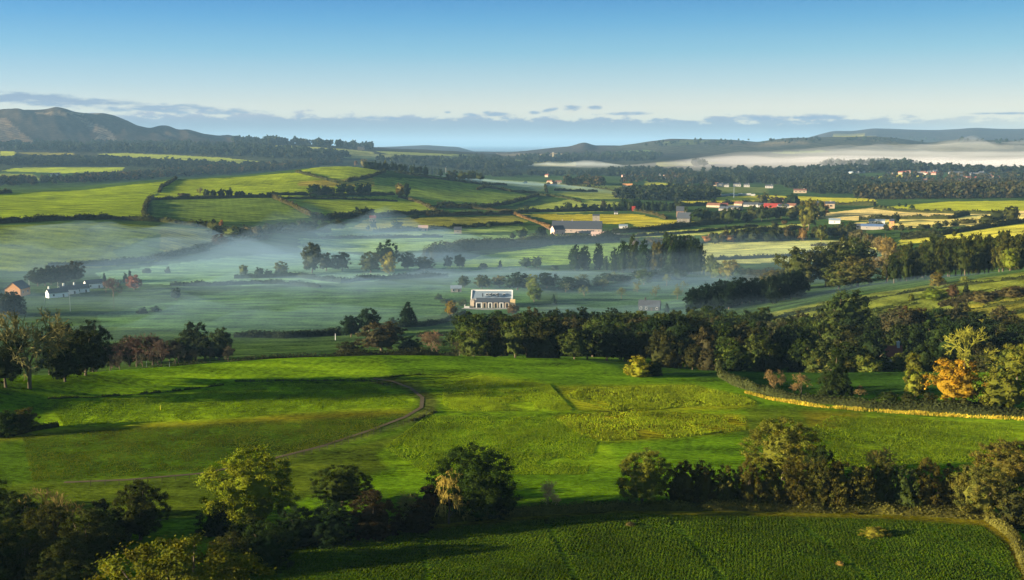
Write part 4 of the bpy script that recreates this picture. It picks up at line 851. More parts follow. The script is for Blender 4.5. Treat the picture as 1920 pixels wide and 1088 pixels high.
# ---- foreground field furniture
DIRTY = plain('old_post', (.05, .045, .03), .9, .3, 2)
fence('post and wire fence beside the curved track', [(540,862), (640,835), (730,806), (790,786), (812,772)], 1.1, 1.9, mat=DIRTY, r=.055)
fence('post and wire fence in the shadow at left of the track', [(170,912), (300,905), (420,890), (540,866)], 1.1, 2.4, mat=DIRTY, r=.055)
fence('row of dark posts across the bright meadow', [(470,717), (600,716), (700,717), (735,727)], .9, 2.0, wires=1)
hedge('low dark tussocks crossing the bright meadow', [(440,716), (560,714), (700,715), (720,722)], .4, .45, (.05, .07, .012), 1.2, gap=.5)
hedge('faint line of tufts on the left of the bright meadow', [(90,748), (200,744), (330,734), (420,722)], .5, .6, (.05, .07, .012), 1.0, gap=.45)
hedge('dark rushes in a bend above the worn strip', [(730,708), (760,704), (790,703)], .35, .6, (.04, .06, .012), 1.2, gap=.3)
hedge('dark bank where the worn strip meets the crops', [(770,790), (800,780), (818,772)], .4, .7, (.05, .06, .012), 1.3, gap=.3)
pole(301, 769, 8, 'short yellow marker post in the bright meadow', plain('yellow_paint', (.7, .65, .02), .6, .1, 1), .09, name='marker_post', cat='post')
# ---- left lane, hedge and big bare tree
T('bare', 56, 728, 165, 140, (.12, .105, .04), 'large bare tree with pale spreading limbs at the left edge', dmin=200)
hedge('dark hedge along the foot of the bright meadow at left', [(-20,822), (60,808), (110,800)], 1.2, 1.6, (.04, .045, .015), 1.0)
row(['bush', 'oak'], [(0,815), (50,808)], (40, 60), (34, 50), [(.03, .05, .012), (.05, .05, .014)], 'dark bush in the corner below the left lane', 'bushes below the left lane', n=4)
for px, py, w_, h_, lb in [(12, 738, 80, 100, 'dark rounded tree at the left edge under the large bare tree'), (122, 716, 66, 76, 'dark tree right of the large bare tree'), (160, 704, 72, 84, 'dark tree at the end of the left wood, nearest the meadow')]:
    T('oak', px, py, w_, h_, (.022, .030, .014), lb, dmin=290)
# ---- the long hedge with the golden grass verge
HP = [(1345,700), (1352,716), (1380,732), (1440,750), (1520,763), (1620,772), (1760,781), (1960,791)]
hedge('long clipped hedge curving from the wood to the right edge', [(x, y - 8) for x, y in HP], 2.3, 1.6, (.046, .055, .018), 1.3, lump=.35)
tufts('dry_grass', 'strip of glowing golden dry grass at the foot of the long hedge', [(1395,737), (1440,750), (1520,763), (1620,772), (1760,781), (1960,791), (1960,787), (1760,777), (1620,768), (1520,759), (1440,747), (1400,736)], 3400, .1, .55, [(.85, .66, .09), (.8, .55, .08), (.45, .40, .05), (.16, .2, .02)], 'grass', keepf=lambda X, Y, r: vnoise(X / 2.5, Y / 2.5, 4) + vnoise(X / .9, Y / .9, 6) * .6 > r.uniform(.3, 1.25, X.shape))
# ---- paddock trees
T('cedar', 1566, 748, 78, 98, (.028, .042, .014), 'dark spreading cedar behind the long hedge', dmin=250)
T('oak', 1790, 758, 92, 84, (.30, .165, .02), 'bright orange autumn tree near the right edge', dmin=250)
T('oak', 1716, 745, 46, 58, (.17, .16, .025), 'slender yellow-green tree left of the orange tree', dmin=250)
T('oak', 1882, 770, 92, 78, (.11, .115, .02), 'olive-gold tree right of the orange tree', dmin=250)
T('oak', 1908, 712, 64, 66, (.11, .11, .02), 'olive tree at the right edge above the olive-gold tree', dmin=300)
T('bare', 1808, 700, 82, 84, (.27, .23, .03), 'fan-shaped yellow-olive tree behind the orange tree', dmin=300)
T('bush', 1195, 704, 56, 40, (.22, .19, .02), 'round yellow bush on the brow of the bright field', dmin=290)
T('bush', 1226, 704, 40, 32, (.02, .032, .01), 'dark bush behind the round yellow bush', dmin=290)
for px, py, w_, h_, lb in [(1450, 736, 48, 44, 'left of two small bare trees in the dark paddock'), (1502, 742, 42, 42, 'right of two small bare trees in the dark paddock'), (1612, 751, 30, 28, 'tiny bare tree right of the dark cedar')]:
    T('bare', px, py, w_, h_, (.18, .11, .05), lb, dmin=250)
row(['bush'], [(1650,752), (1900,770)], (30, 44), (18, 26), [(.03, .04, .012), (.045, .045, .014)], 'low dark scrub under the orange tree', 'scrub under the orange tree', n=7, dmin=255)
# ---- wood below the brow: rows of separate trees
WC = [(.018, .030, .014), (.025, .040, .014), (.030, .042, .014), (.036, .038, .016), (.018, .028, .015), (.04, .055, .016), (.06, .075, .024), (.055, .05, .03)]
for d, x0, x1, n, hm in [(370, 880, 1480, 17, (10, 14)), (352, 1270, 1640, 9, (8, 10)), (368, 1480, 1960, 12, (10, 13)), (405, 860, 1960, 28, (13, 18)), (445, 850, 1960, 26, (13, 18)), (490, 850, 1900, 26, (13, 18)), (540, 870, 1600, 20, (12, 15)), (585, 985, 1340, 17, (10, 13.5)), (565, 1290, 1440, 6, (10, 13))]:
    for i in range(n):
        px = x0 + (x1 - x0) * (i + .5) / n + random.uniform(-12, 12); h = random.uniform(*hm); x, y, zz, dd = PD(px, d + random.uniform(-10, 10))
        if 1655 < px < 1700 and d < 440: continue
        plant(random.choice(['oak', 'oak', 'tall', 'bush']), x, y, zz, h * random.uniform(.8, 1.1), h, random.choice(WC), 'dark leafy tree in the wood below the brow of the bright field' if px < 1450 else 'dark tree in the wood behind the cedar and orange tree', 'wood below the brow' if px < 1450 else 'wood behind the cedar', dd, 1)
for px, py, w_, h_, cc, lb, d in [(1376, 690, 54, 50, (.13, .15, .03), 'round pale green tree in front of the wood, right of centre', 350), (1560, 700, 72, 46, (.13, .12, .035), 'golden-olive crown behind the dark cedar', 348), (1622, 700, 58, 46, (.12, .13, .03), 'golden-olive crown left of the red-roofed house', 350), (1694, 690, 50, 36, (.10, .12, .03), 'small lit tree beside the red-roofed house', 385), (1660, 690, 44, 26, (.03, .045, .018), 'dark bush hiding the wall of the red-roofed house', 380), (1712, 712, 32, 44, (.11, .10, .02), 'pointed olive tree right of the red-roofed house', 342), (1140, 640, 40, 52, (.11, .17, .03), 'light green round tree standing out of the dark wood', 470), (1160, 650, 44, 52, (.10, .085, .05), 'brownish tree beside the light green round tree', 455), (1124, 600, 36, 48, (.02, .035, .02), 'dark layered conifer behind the wood', 560), (1350, 640, 60, 60, (.09, .14, .04), 'pale green crown in front of the black wood', 490), (1408, 640, 60, 58, (.08, .11, .035), 'second pale green crown right of the black wood', 500), (1590, 640, 95, 96, (.045, .06, .02), 'large domed tree on the slope above the wood', 520), (1560, 650, 70, 70, (.04, .05, .02), 'dark tree at the left foot of the large domed tree', 505), (1650, 650, 60, 60, (.05, .07, .03), 'round green tree right of the large domed tree', 510), (1700, 640, 56, 60, (.085, .05, .025), 'rust-brown tree on the right slope', 510), (1730, 640, 46, 52, (.08, .05, .028), 'second rust-brown tree on the right slope', 515)]:
    T('con' if 'conifer' in lb else 'oak', px, py, w_, h_, cc, lb, d=d, lod=1)
# ---- hedge and trees just below the brow, left of centre
hedge('long dull hedge just behind the brow of the bright field', [(130,690), (300,682), (480,664), (640,662), (760,663), (860,666)], 3.2, 3.0, (.04, .045, .02), 1, d=347)
for lb, x0, x1, d, n, cc, hm, kk in [('leafless reddish tree in the misty copse at left', 170, 330, 455, 8, (.09, .05, .045), (9, 13), ['bare']), ('misty dark tree in the copse at left of centre', 190, 420, 470, 8, (.03, .04, .024), (8, 13), ['oak', 'tall']), ('greyish bare shrub at the foot of the misty copse', 210, 440, 440, 7, (.09, .075, .06), (5, 8), ['bare'])]:
    for i in range(n):
        px = x0 + (x1 - x0) * (i + .5) / n + random.uniform(-8, 8); h = random.uniform(*hm); x, y, zz, dd = PD(px, d + random.uniform(-14, 14)); plant(random.choice(kk), x, y, zz, h, h, cc, lb, 'misty copse', dd, 1)
T('oak', 365, 650, 52, 72, (.025, .034, .024), 'tall dark round-headed tree in the misty copse', d=480)
T('oak', 416, 640, 38, 52, (.03, .04, .03), 'smaller round tree right of the tall misty one', d=500)
row(['oak', 'tall'], [(80,680), (190,690)], (60, 90), (80, 110), [(.02, .03, .018)], 'dark tree of the left wood beside the big bare tree', 'left wood', n=5, d=(400, 440))
hedge('dark field hedge at the near edge of the misty meadow', [(440,632), (540,634), (640,628)], 3.4, 4, (.025, .035, .02), 1.2)
for px, py, w_, h_, k, cc, lb in [(658, 632, 44, 42, 'oak', (.014, .026, .018), 'dark round tree at the end of the meadow hedge, left of the pair'), (692, 622, 46, 46, 'oak', (.014, .026, .018), 'dark round tree at the right of the pair by the meadow'), (765, 612, 46, 48, 'con', (.014, .028, .018), 'dark conical tree in the meadow left of the white house'), (846, 592, 26, 30, 'tall', (.19, .13, .02), 'golden tree on the near side of the white long house'), (736, 608, 22, 14, 'bush', (.03, .05, .025), 'small bush between the round and conical trees'), (716, 655, 95, 58, 'oak', (.055, .045, .03), 'wide brownish crown below the dark pair of trees'), (655, 660, 60, 34, 'bush', (.03, .035, .02), 'low dark bush below the dark pair of trees'), (810, 660, 66, 48, 'bare', (.13, .075, .055), 'pinkish brown leafless tree below the conical tree'), (770, 650, 50, 30, 'bush', (.025, .045, .02), 'dark green bush left of the pinkish leafless tree'), (905, 650, 60, 70, 'oak', (.04, .07, .02), 'green tree at the left end of the wood'), (862, 662, 44, 34, 'bare', (.12, .08, .055), 'small pinkish bush left of the wood')]:
    T(k, px, py, w_, h_, cc, lb, d={True: None}.get(py < 640, 470 if py < 656 else 420), lod=1)
hedge('scrubby hedge from the dark trees toward the white house', [(700,616), (800,612), (850,600), (870,590)], 2.6, 4, (.03, .045, .022), .8)
hedge('low hedge behind the wide brownish crown', [(780,640), (860,628), (900,620)], 2.4, 3, (.03, .045, .02), .8, d=560)
WHITE2 = plain('bright_render', (.8, .77, .74), .8, .1, .4)
# ---- white long house and its garden
x, y, zz, d = P(921, 577); k_ = d / F; Lm = 78 * k_
hs = link('long_house', None); hs.location = (x, y, zz); hs.rotation_euler[2] = azrot(x, y) + R(-3); tag(hs, 'white terraced long house with grey roof and six front bays in the meadow', 'house')
g = Geo(); gable_box(g, Lm, 11, 5.2, 3.6, 0, 12, 0)
for s in (-1, 1): g.prism(s * Lm / 2 - .35, s * Lm / 2 + .35, [(6.1, 0), (17.9, 0), (17.9, 5.6), (12, 9.8), (6.1, 5.6)])
g.build('wall', WHITE2, hs)
g = Geo(); gable_roof(g, Lm - .8, 11, 5.2, 3.6, 0, 12, 0, th=.2, ov=0); rf = g.build('roof', GREYROOF, hs)
g = Geo(); g.box(0, 12.6, 9.35, Lm - .8, .9, 1.0); g.build('ridge_wall', WHITE2, hs)
for u in (-.12, -.04, .05, .13, .3):
    g = Geo(); g.box(u * Lm, 8.8, 7.35, 1.6, 1.3, 1.1); s_ = g.build('skylight', WPAINT, rf); g = Geo(); g.box(u * Lm, 8.1, 7.35, 1.2, .06, .8); g.build('pane', DARK, s_)
for u in (-.22, .0, .16):
    g = Geo(); g.box(u * Lm, 6.4, 7.2, .8, .8, 2.0); g.box(u * Lm, 6.4, 8.25, 1, 1, .15); g.build('chimney', SLATE, rf)
g = Geo(); gable_box(g, Lm * .82, 6, 3.0, 2.6, 1.2, 3.0); g.build('front_wall', PINK, hs)
g = Geo(); gable_roof(g, Lm * .82, 6, 3.0, 2.6, 1.2, 3.0, th=.2, ov=.1, eave=.3); fr = g.build('front_roof', SLATE, hs)
for i in range(6):
    u = -Lm * .41 + 1.2 + Lm * .82 * (i + .5) / 6; wd = 2.6 if i else 3.8
    g = Geo(); g.box(u - wd / 2 + .3, -.9, 1.75, .6, 1.8, 3.5); g.box(u + wd / 2 - .3, -.9, 1.75, .6, 1.8, 3.5); g.box(u, -.9, 3.35, wd - 1.2, 1.8, .5); b_ = g.build('bay', CREAM if i % 2 else WHITE2, hs)
    g = Geo(); g.box(u, -.25, 1.5, wd - 1.25, .3, 2.7); g.build('glazing', DARK, b_); g = Geo(); g.box(u, -.9, 3.66, wd + .3, 2.1, .12); g.build('bay_roof', SLATE, b_)
g = Geo(); g.box(-Lm * .47, 4, 2.2, 2.4, 7, 4.4); g.build('side_porch', CREAM, hs)
window(hs, -Lm / 2 - .35, 12, 3.2, 1.2, 1.4, 'left'); window(hs, Lm / 2 + .35, 12, 3.2, 1.2, 1.4, 'right')
g = Geo(); g.box(-Lm * .5 - 2.2, -2.2, .6, 3.2, .3, 1.2); g.box(-Lm * .5 - 3.8, 0, .9, .3, 4.4, 1.8); g.build('garden_wall', WHITE, hs)
g = Geo(); g.prism(Lm * .46, Lm * .46 + 3.2, [(-1, 0), (5, 0), (5, 3.2), (2, 5.2), (-1, 3.2)]); g.build('gable_wing', plain('yellow_lit_render', (.6, .42, .2), .8, .1, 1), hs)  # yellow light on the right gable is put into the wall colour
house(855, 548, 20, 9, 'small pale outbuilding behind the left end of the long house', 'outbuilding', 'shed', hw=3, hr=1.6, wall=STONE, roof=GREYROOF, wins=2, gabwin=False)
for px, py, w_, h_, cc, lb in [(869, 540, 24, 24, (.04, .055, .04), 'round grey-green tree behind the left end of the long house'), (903, 542, 28, 28, (.05, .065, .035), 'round tree behind the middle of the long house'), (914, 540, 18, 20, (.13, .14, .04), 'small yellowish tree behind the long house'), (936, 538, 34, 22, (.14, .12, .04), 'wide yellowish bush behind the long house'), (970, 544, 50, 34, (.025, .04, .03), 'dark tree at the right end behind the long house'), (998, 546, 32, 32, (.16, .19, .03), 'upper of two bright yellow-green round trees right of the long house'), (1002, 566, 34, 34, (.12, .15, .035), 'lower of two yellow-green round trees right of the long house'), (962, 590, 24, 20, (.13, .08, .05), 'brownish bush at the right front corner of the long house'), (1038, 572, 14, 22, (.02, .04, .025), 'small dark cone tree right of the yellow-green pair')]:
    T('con' if 'cone' in lb else 'oak', px, py, w_, h_, cc, lb, lod=1)
row(['oak', 'bush'], [(880,612), (980,612)], (30, 42), (18, 26), [(.03, .045, .02), (.022, .036, .018), (.045, .05, .02)], 'dark shrub on the bank in front of the long house', 'bank shrubs before the long house', n=6, dmin=560)
row(['bush'], [(820,560), (835,570), (872,572)], (14, 20), (8, 12), [(.05, .07, .025)], 'low shrub on the drive left of the long house', 'drive shrubs', n=6)
# ---- house in the wood, bungalow
house(1676, 672, 30, 10, 'red-roofed house almost hidden among the trees at right', hw=4, hr=3, wall=WHITE, roof=REDT, rot=18, wins=3, chim=(.3,), dd=425)
house(1219, 583, 40, 14, 'dark-roofed bungalow standing alone beside the orchard', 'bungalow', 'bungalow', hw=3.2, hr=3, wall=BLACKM, roof=SLATE, rot=-8, wins=4, chim=(-.2,))
T('con', 1250, 586, 12, 20, (.015, .03, .02), 'little dark cone tree beside the bungalow', dmin=500); 
for i, (px, py) in enumerate([(1060,548), (1095,556), (1130,545), (1165,560), (1195,548), (1230,556), (1205,530), (1250,536), (1280,548), (1150,530), (1090,535), (1270, 562)]):
    T('bare', px, py, 26, 22, (.10, .11, .05), 'small grey orchard tree in rows behind the bungalow', 'orchard trees')
# ---- misty meadow trees
for px, py, w_, h_, k, cc, lb in [(457, 518, 18, 22, 'oak', (.10, .11, .03), 'leftmost of the round trees in the misty meadow row'), (486, 519, 18, 18, 'oak', (.03, .045, .03), 'second dark round tree in the misty meadow row'), (503, 519, 14, 14, 'oak', (.035, .05, .035), 'third, smallest round tree in the misty meadow row'), (527, 516, 30, 26, 'oak', (.08, .09, .03), 'fourth, yellowish tree of the misty meadow row'), (585, 512, 44, 58, 'oak', (.05, .06, .045), 'tall broad tree half lost in the mist'), (612, 508, 40, 34, 'oak', (.06, .065, .05), 'wide misty tree beside the tall broad one'), (641, 508, 36, 36, 'oak', (.045, .06, .035), 'round tree in the mist left of the golden poplar'), (727, 506, 44, 56, 'oak', (.018, .032, .018), 'big dark round tree behind the golden poplar'), (730, 514, 30, 44, 'tall', (.19, .17, .03), 'golden poplar with visible stems in the misty meadow'), (695, 512, 48, 40, 'oak', (.055, .07, .03), 'olive tree left of the golden poplar'), (765, 506, 32, 34, 'oak', (.022, .036, .02), 'dark tree right of the golden poplar'), (796, 508, 40, 28, 'oak', (.035, .045, .03), 'low brownish tree right of the dark one'), (801, 484, 10, 18, 'tall', (.02, .035, .02), 'small upright tree above the meadow trees'), (814, 476, 10, 24, 'bare', (.06, .06, .05), 'thin bare tree above the meadow trees'), (840, 503, 18, 24, 'oak', (.02, .038, .022), 'left of two dark round trees by the fence'), (862, 503, 26, 26, 'oak', (.02, .038, .022), 'right of two dark round trees by the fence'), (906, 504, 18, 12, 'oak', (.025, .04, .025), 'small bush on the fence line'), (938, 502, 10, 16, 'con', (.012, .028, .03), 'small dark fir on the fence line'), (986, 503, 22, 22, 'oak', (.04, .06, .04), 'left of two misty round trees before the tall evergreens'), (1006, 503, 24, 24, 'oak', (.05, .07, .045), 'right of two misty round trees before the tall evergreens'), (1040, 508, 16, 12, 'oak', (.04, .06, .04), 'small misty bush before the tall evergreens'), (330, 562, 20, 22, 'oak', (.03, .04, .035), 'dark bush in the misty field right of the cottages'), (267, 588, 20, 12, 'bush', (.03, .04, .035), 'low dark bush in the mist below the cottages'), (290, 584, 22, 10, 'bush', (.03, .045, .035), 'second low bush in the mist below the cottages'), (252, 544, 30, 28, 'oak', (.22, .09, .10), 'pink-leaved tree right of the white cottages'), (212, 556, 50, 34, 'bare', (.12, .07, .07), 'bare reddish tree right of the white cottages'), (235, 530, 10, 20, 'con', (.02, .035, .03), 'pointed fir behind the pink-leaved tree'), (244, 527, 10, 22, 'con', (.02, .035, .03), 'taller pointed fir behind the pink-leaved tree'), (196, 532, 9, 22, 'con', (.02, .035, .03), 'pointed fir right of the upper cottage'), (275, 512, 18, 10, 'bush', (.04, .06, .05), 'low bush above the pink-leaved tree'), (315, 512, 10, 12, 'bush', (.05, .06, .06), 'small bush in the pale misty meadow')]:
    T(k, px, py, w_, h_, cc, lb, lod=1 if w_ > 24 else 2)
hedge('misty hedge from the pink-leaved tree across the meadow', [(320,536), (400,536), (480,532), (540,534), (600,540)], 3.0, 4, (.03, .045, .035), .8)
hedge('misty hedge below the big meadow trees', [(440,522), (560,520), (640,530), (700,524), (840,520)], 3.5, 6, (.03, .045, .03), .7)
fence('grey rail fence below the small dark fir', [(830,507), (930,506), (1010,507)], 2.2, 7, r=.18)
# ---- cottages on the left
COTW = plain('whitewash', (.85, .85, .84), .8, .06, .4)
house(27, 556, 34, 13, 'tall barn with an orange sunlit gable at the left edge', 'barn', 'barn', W=11, hw=5.5, hr=4.5, wall=TERRA, roof=SLATE, rot=62, wins=2, door=False, chim=())  # orange sunlight on the gable is put into the barn's wall colour
house(104, 558, 34, 10, 'leftmost low white cottage with a bright gable', 'cottage', 'cottage', wall=COTW, hw=3.6, hr=2.4, rot=22, wins=2, chim=(-.4,), W=5.5)
house(127, 552, 30, 10, 'middle white cottage joined in the row, with a round bay', 'cottage', 'cottage', wall=COTW, hw=3.6, hr=2.4, rot=14, wins=2, chim=(-.3, .3), W=5.5)
house(150, 549, 24, 8, 'right-hand white cottage of the joined row', 'cottage', 'cottage', wall=COTW, hw=3.4, hr=2.4, rot=16, wins=2, W=5.5)
house(173, 541, 30, 10, 'upper white cottage standing apart at the end of the row', 'cottage', 'cottage', wall=COTW, hw=3.8, hr=2.4, rot=18, wins=2, W=5.5)
pole(85, 586, 28, 'pale pole in front of the leftmost cottage', GREYROOF); pole(132, 584, 30, 'pale pole in front of the middle cottage', GREYROOF); pole(55, 541, 14, 'short pale pole between barn and cottages'); pole(214, 580, 26, 'grey pole in the mist right of the cottages', WOOD); pole(109, 546, 16, 'white flagpole behind the cottage row', r=.1); pole(629, 638, 12, 'short white post by the meadow hedge', r=.2); pole(275, 690, 12, 'thin pale post on the hedge behind the brow', GREYROOF, r=.05); pole(318, 688, 8, 'shorter thin post on the hedge behind the brow', GREYROOF, r=.05)
row(['oak', 'tall'], [(60,535), (150,528)], (34, 48), (26, 38), [(.03, .036, .03), (.04, .036, .034)], 'dark misty tree behind the white cottages', 'trees behind the cottages', n=6)
row(['oak', 'bush'], [(0,592), (40,590)], (40, 50), (34, 44), [(.025, .034, .022)], 'dark tree in front of the orange-gabled barn', 'trees before the barn', n=3)
hedge('dark misty hedge climbing from the cottages to the hill foot', [(90,500), (200,498), (300,484), (390,470)], 4, 6, (.03, .045, .035), .8)
hedge('hedge running up from the mist to the wooded corner', [(290,490), (360,470), (440,456), (500,448)], 4, 7, (.03, .04, .035), .8)
# ---- tall evergreen block in the centre
EG = [(.020, .034, .012), (.028, .042, .014), (.035, .048, .014), (.018, .030, .014)]
for px, py, w_, h_, lb in [(1078, 508, 34, 50, 'leftmost evergreen of the tall block'), (1096, 506, 30, 48, 'second evergreen of the tall block'), (1122, 506, 26, 54, 'slim evergreen standing apart with field behind'), (1136, 508, 14, 30, 'short pointed evergreen beside the slim one'), (1152, 510, 26, 46, 'evergreen left of the highest group'), (1168, 512, 30, 62, 'narrow evergreen at the left of the highest group'), (1186, 512, 34, 72, 'highest evergreen of the tall block'), (1206, 514, 32, 66, 'evergreen right of the highest one'), (1222, 512, 26, 50, 'lower evergreen with field showing above')]:
    T('cyp', px, py, w_, h_, random.choice(EG), lb, lod=1)
T('oak', 1233, 514, 38, 62, (.10, .085, .03), 'olive-brown round tree inside the tall evergreen block')
row(['cyp', 'cyp', 'tall'], [(1246,514), (1312,514)], (28, 36), (66, 78), EG, 'dark evergreen at the thick right end of the tall block', 'right end of the evergreen block', n=8)
row(['oak', 'bush'], [(1320,520), (1370,522)], (24, 34), (30, 44), [(.04, .06, .035), (.07, .085, .03)], 'misty green tree right of the evergreen block', 'trees right of the evergreen block', n=3)
T('oak', 1370, 524, 40, 38, (.16, .14, .04), 'pale yellow domed tree right of the evergreen block'); T('oak', 1208, 534, 36, 30, (.06, .085, .04), 'pale round tree in front of the evergreen block'); T('oak', 1062, 546, 46, 28, (.02, .034, .024), 'dark low tree left of the orchard'); T('oak', 1026, 540, 46, 30, (.02, .034, .024), 'dark low tree right of the yellow-green pair')
row(['oak', 'bush'], [(1380,526), (1450,530)], (30, 44), (22, 30), [(.035, .05, .035), (.05, .05, .035)], 'bluish misty shrub before the long field', 'misty shrubs before the long field', n=5)
row(['bush', 'oak'], [(1050,540), (1150,530), (1290,520)], (30, 46), (14, 22), [(.025, .04, .03), (.035, .05, .035)], 'dark misty shrub under the evergreen block', 'shrubs under the evergreen block', n=9)
# ---- domed trees in the middle right and black wood
for px, d, w_, h_, cc, lb in [(1495, 760, 88, 78, (.055, .06, .02), 'first large domed tree from the left beyond the slope'), (1548, 770, 76, 82, (.04, .045, .018), 'second large domed tree, with pale stems'), (1580, 800, 50, 84, (.055, .06, .018), 'tall narrow-headed tree behind the domed ones'), (1608, 790, 60, 80, (.04, .05, .016), 'third large domed tree, highest of the group'), (1606, 700, 78, 56, (.09, .08, .03), 'pale open crown leaning in front of the domed trees'), (1572, 700, 60, 46, (.06, .07, .025), 'green shrub at the foot of the leaning crown'), (1450, 760, 60, 40, (.085, .08, .035), 'low pale crown left of the domed trees')]:
    T('oak', px, 560, w_, h_, cc, lb, d=d, lod=1)
T('bare', 1660, 560, 52, 84, (.18, .12, .06), 'tall brownish bare tree between the two woods', d=700)
for i in range(30):
    px = 1296 + i * 7 + random.uniform(-5, 5); x, y, zz, dd = PD(px, 660 + (i % 2) * 25 + random.uniform(-14, 18)); h = random.uniform(13, 17); plant('tall', x, y, zz, h * .8, h, (.010, .018, .014), 'black evergreen in the shaded plantation beside the slope', 'shaded plantation', dd, 1)
for d, n, x0, x1, hm in [(690, 12, 1660, 1960, (19, 25)), (730, 12, 1650, 1960, (22, 28)), (780, 11, 1680, 1960, (24, 30))]:
    for i in range(n):
        px = x0 + (x1 - x0) * (i + .5) / n + random.uniform(-8, 8); x, y, zz, dd = PD(px, d + random.uniform(-14, 14)); h = random.uniform(*hm); h *= 1 if px > 1720 else .85
        plant(random.choice(['tall', 'oak', 'cyp', 'oak']), x, y, zz, h * random.uniform(.42, .62), h, random.choice([(.035, .042, .012), (.05, .055, .014), (.03, .038, .012), (.06, .06, .016)]), 'tall dark tree of the wood along the top of the right slope', 'wood along the right slope', dd, 1)
T('oak', 1893, 520, 36, 40, (.13, .14, .02), 'yellow-green crown in front of the right slope wood', d=660, lod=1); T('bush', 1758, 530, 30, 24, (.15, .12, .04), 'round bare golden bush at the edge of the right slope wood', d=618, lod=1); T('bush', 1808, 525, 16, 10, (.15, .16, .04), 'little pale bush on the edge of the slope', d=620)
# ---- hedges on the right slope
for i, (pts, h_, cc, lb) in enumerate([([(1470,592), (1600,566), (1700,550), (1800,536), (1960,518)], 1.4, (.035, .045, .014), 'upper dark hedge line on the right slope'), ([(1500,604), (1640,582), (1720,570)], 1.3, (.04, .055, .016), 'second hedge line on the right slope, short'), ([(1760,575), (1840,560), (1960,545)], 3.2, (.05, .045, .02), 'thick scrubby hedge high on the right slope'), ([(1720,598), (1820,580), (1960,562)], 1.6, (.06, .07, .016), 'row of low vines or shrubs with lit tops'), ([(1740,612), (1850,596), (1960,580)], 1.6, (.035, .05, .014), 'dark hedge line low on the right slope'), ([(1440,600), (1520,584), (1580,574)], 1.2, (.035, .05, .016), 'hedge line on the left shoulder of the slope'), ([(1440,610), (1500,600), (1560,594)], 1.2, (.03, .05, .016), 'lowest hedge line on the left shoulder of the slope')]):
    hedge(lb, pts, h_, h_ * 1.1, cc, 1, dmin=420, gap=.22)
for px, py, w_, h_, k, cc, lb in [(1786, 558, 24, 24, 'tall', (.08, .045, .03), 'dark reddish tree on the right slope'), (1811, 554, 16, 24, 'con', (.025, .035, .02), 'dark pointed tree on the right slope'), (1750, 560, 50, 20, 'bush', (.10, .13, .02), 'bright green bush patch high on the slope'), (1708, 564, 14, 14, 'bush', (.09, .10, .02), 'small lit bush on the slope'), (1840, 566, 40, 20, 'bush', (.09, .07, .035), 'brown scrub on the slope beside the pointed tree'), (1900, 556, 40, 20, 'bush', (.08, .065, .03), 'brown scrub near the right edge of the slope'), (1880, 640, 60, 46, 'oak', (.03, .04, .015), 'dark tree below the slope at the right edge'), (1812, 596, 24, 12, 'bush', (.03, .04, .015), 'dark low bush on the lower slope')]:
    T(k, px, py, w_, h_, cc, lb, dmin=420, lod=1)
# ---- big farm in the middle distance
house(1083, 437, 94, 60, 'long farmhouse range with dark roof and white front in the middle distance', 'farmhouse', 'farmhouse', W=20, hw=5, hr=8.5, wall=plain('pinkish_render', (.42, .33, .29), .85, .15, .4), roof=SLATE, wins=9, rows=1, chim=(-.3, -.1), rot=-4)
house(1046, 437, 22, 14, 'pink-gabled wing at the left end of the long farmhouse', 'farm_wing', 'farm building', W=11, hw=6, hr=4, wall=PINK, roof=SLATE, wins=2, rot=25, dd=1270)
house(1124, 439, 30, 18, 'low pink outhouse at the right end of the long farmhouse', 'outhouse', 'outhouse', W=6, hw=3, hr=2, wall=PINK, roof=PINK, wins=3, rot=-4, dd=1250)
house(1118, 417, 13, 8, 'square stone tower block behind the long farmhouse', 'tower_house', 'tower', W=8, hw=9, hr=1.5, wall=STONE, roof=SLATE, wins=1, rows=2, door=False, gabwin=False)
house(1169, 429, 16, 10, 'white shed right of the long farmhouse', 'shed', 'shed', hw=3.5, hr=1.5, wall=WHITE, roof=GREYROOF, wins=1, door=False, gabwin=False)
house(793, 433, 18, 11, 'little pink cottage at the edge of the mist', 'cottage', 'cottage', hw=3.4, hr=2.8, wall=PINK, roof=PINK, wins=2)
house(858, 438, 14, 8, 'small grey pavilion with a pointed roof on the field edge', 'pavilion', 'pavilion', W=8, hw=4.5, hr=3, wall=STONE, roof=SLATE, wins=1, door=False, gabwin=False)
house(1188, 396, 6, 8, 'bright red shed beside the dark tree belt', 'red_shed', 'shed', hw=4, hr=3, wall=REDP, roof=REDP, wins=1, door=False, gabwin=False)
house(1284, 418, 24, 20, 'grey many-windowed manor with a steep roof', 'manor', 'manor', W=12, hw=6, hr=7, wall=plain('dark_stone', (.13, .12, .11), .9, .3, .5), roof=SLATE, wins=4, rows=3, chim=(-.35, .1), rot=-10)
house(1276, 408, 14, 12, 'brown stair tower behind the grey manor', 'tower_house', 'tower', W=9, hw=9, hr=6, wall=plain('brown_stone', (.28, .18, .13), .9, .2, 1), roof=SLATE, wins=1, rows=2, door=False, gabwin=False)
house(1177, 353, 18, 20, 'orange-roofed house on the wood edge', 'house', 'house', hw=6, hr=4, wall=CREAM, roof=TERRA, wins=3, gabwin=False)
house(1155, 402, 7, 7, 'tiny white hut in the yellow field', 'hut', 'hut', hw=3, hr=1.5, wins=1, gabwin=False)
house(1566, 420, 20, 16, 'white barn on the edge of the straw field', 'barn', 'barn', hw=4.5, hr=2, wall=WHITE, roof=GREYROOF, wins=1, door=False, gabwin=False)
house(1602, 462, 6, 5, 'tiny white cottage at the head of the lane', 'cottage', 'cottage', hw=3, hr=2, wins=1, gabwin=False)
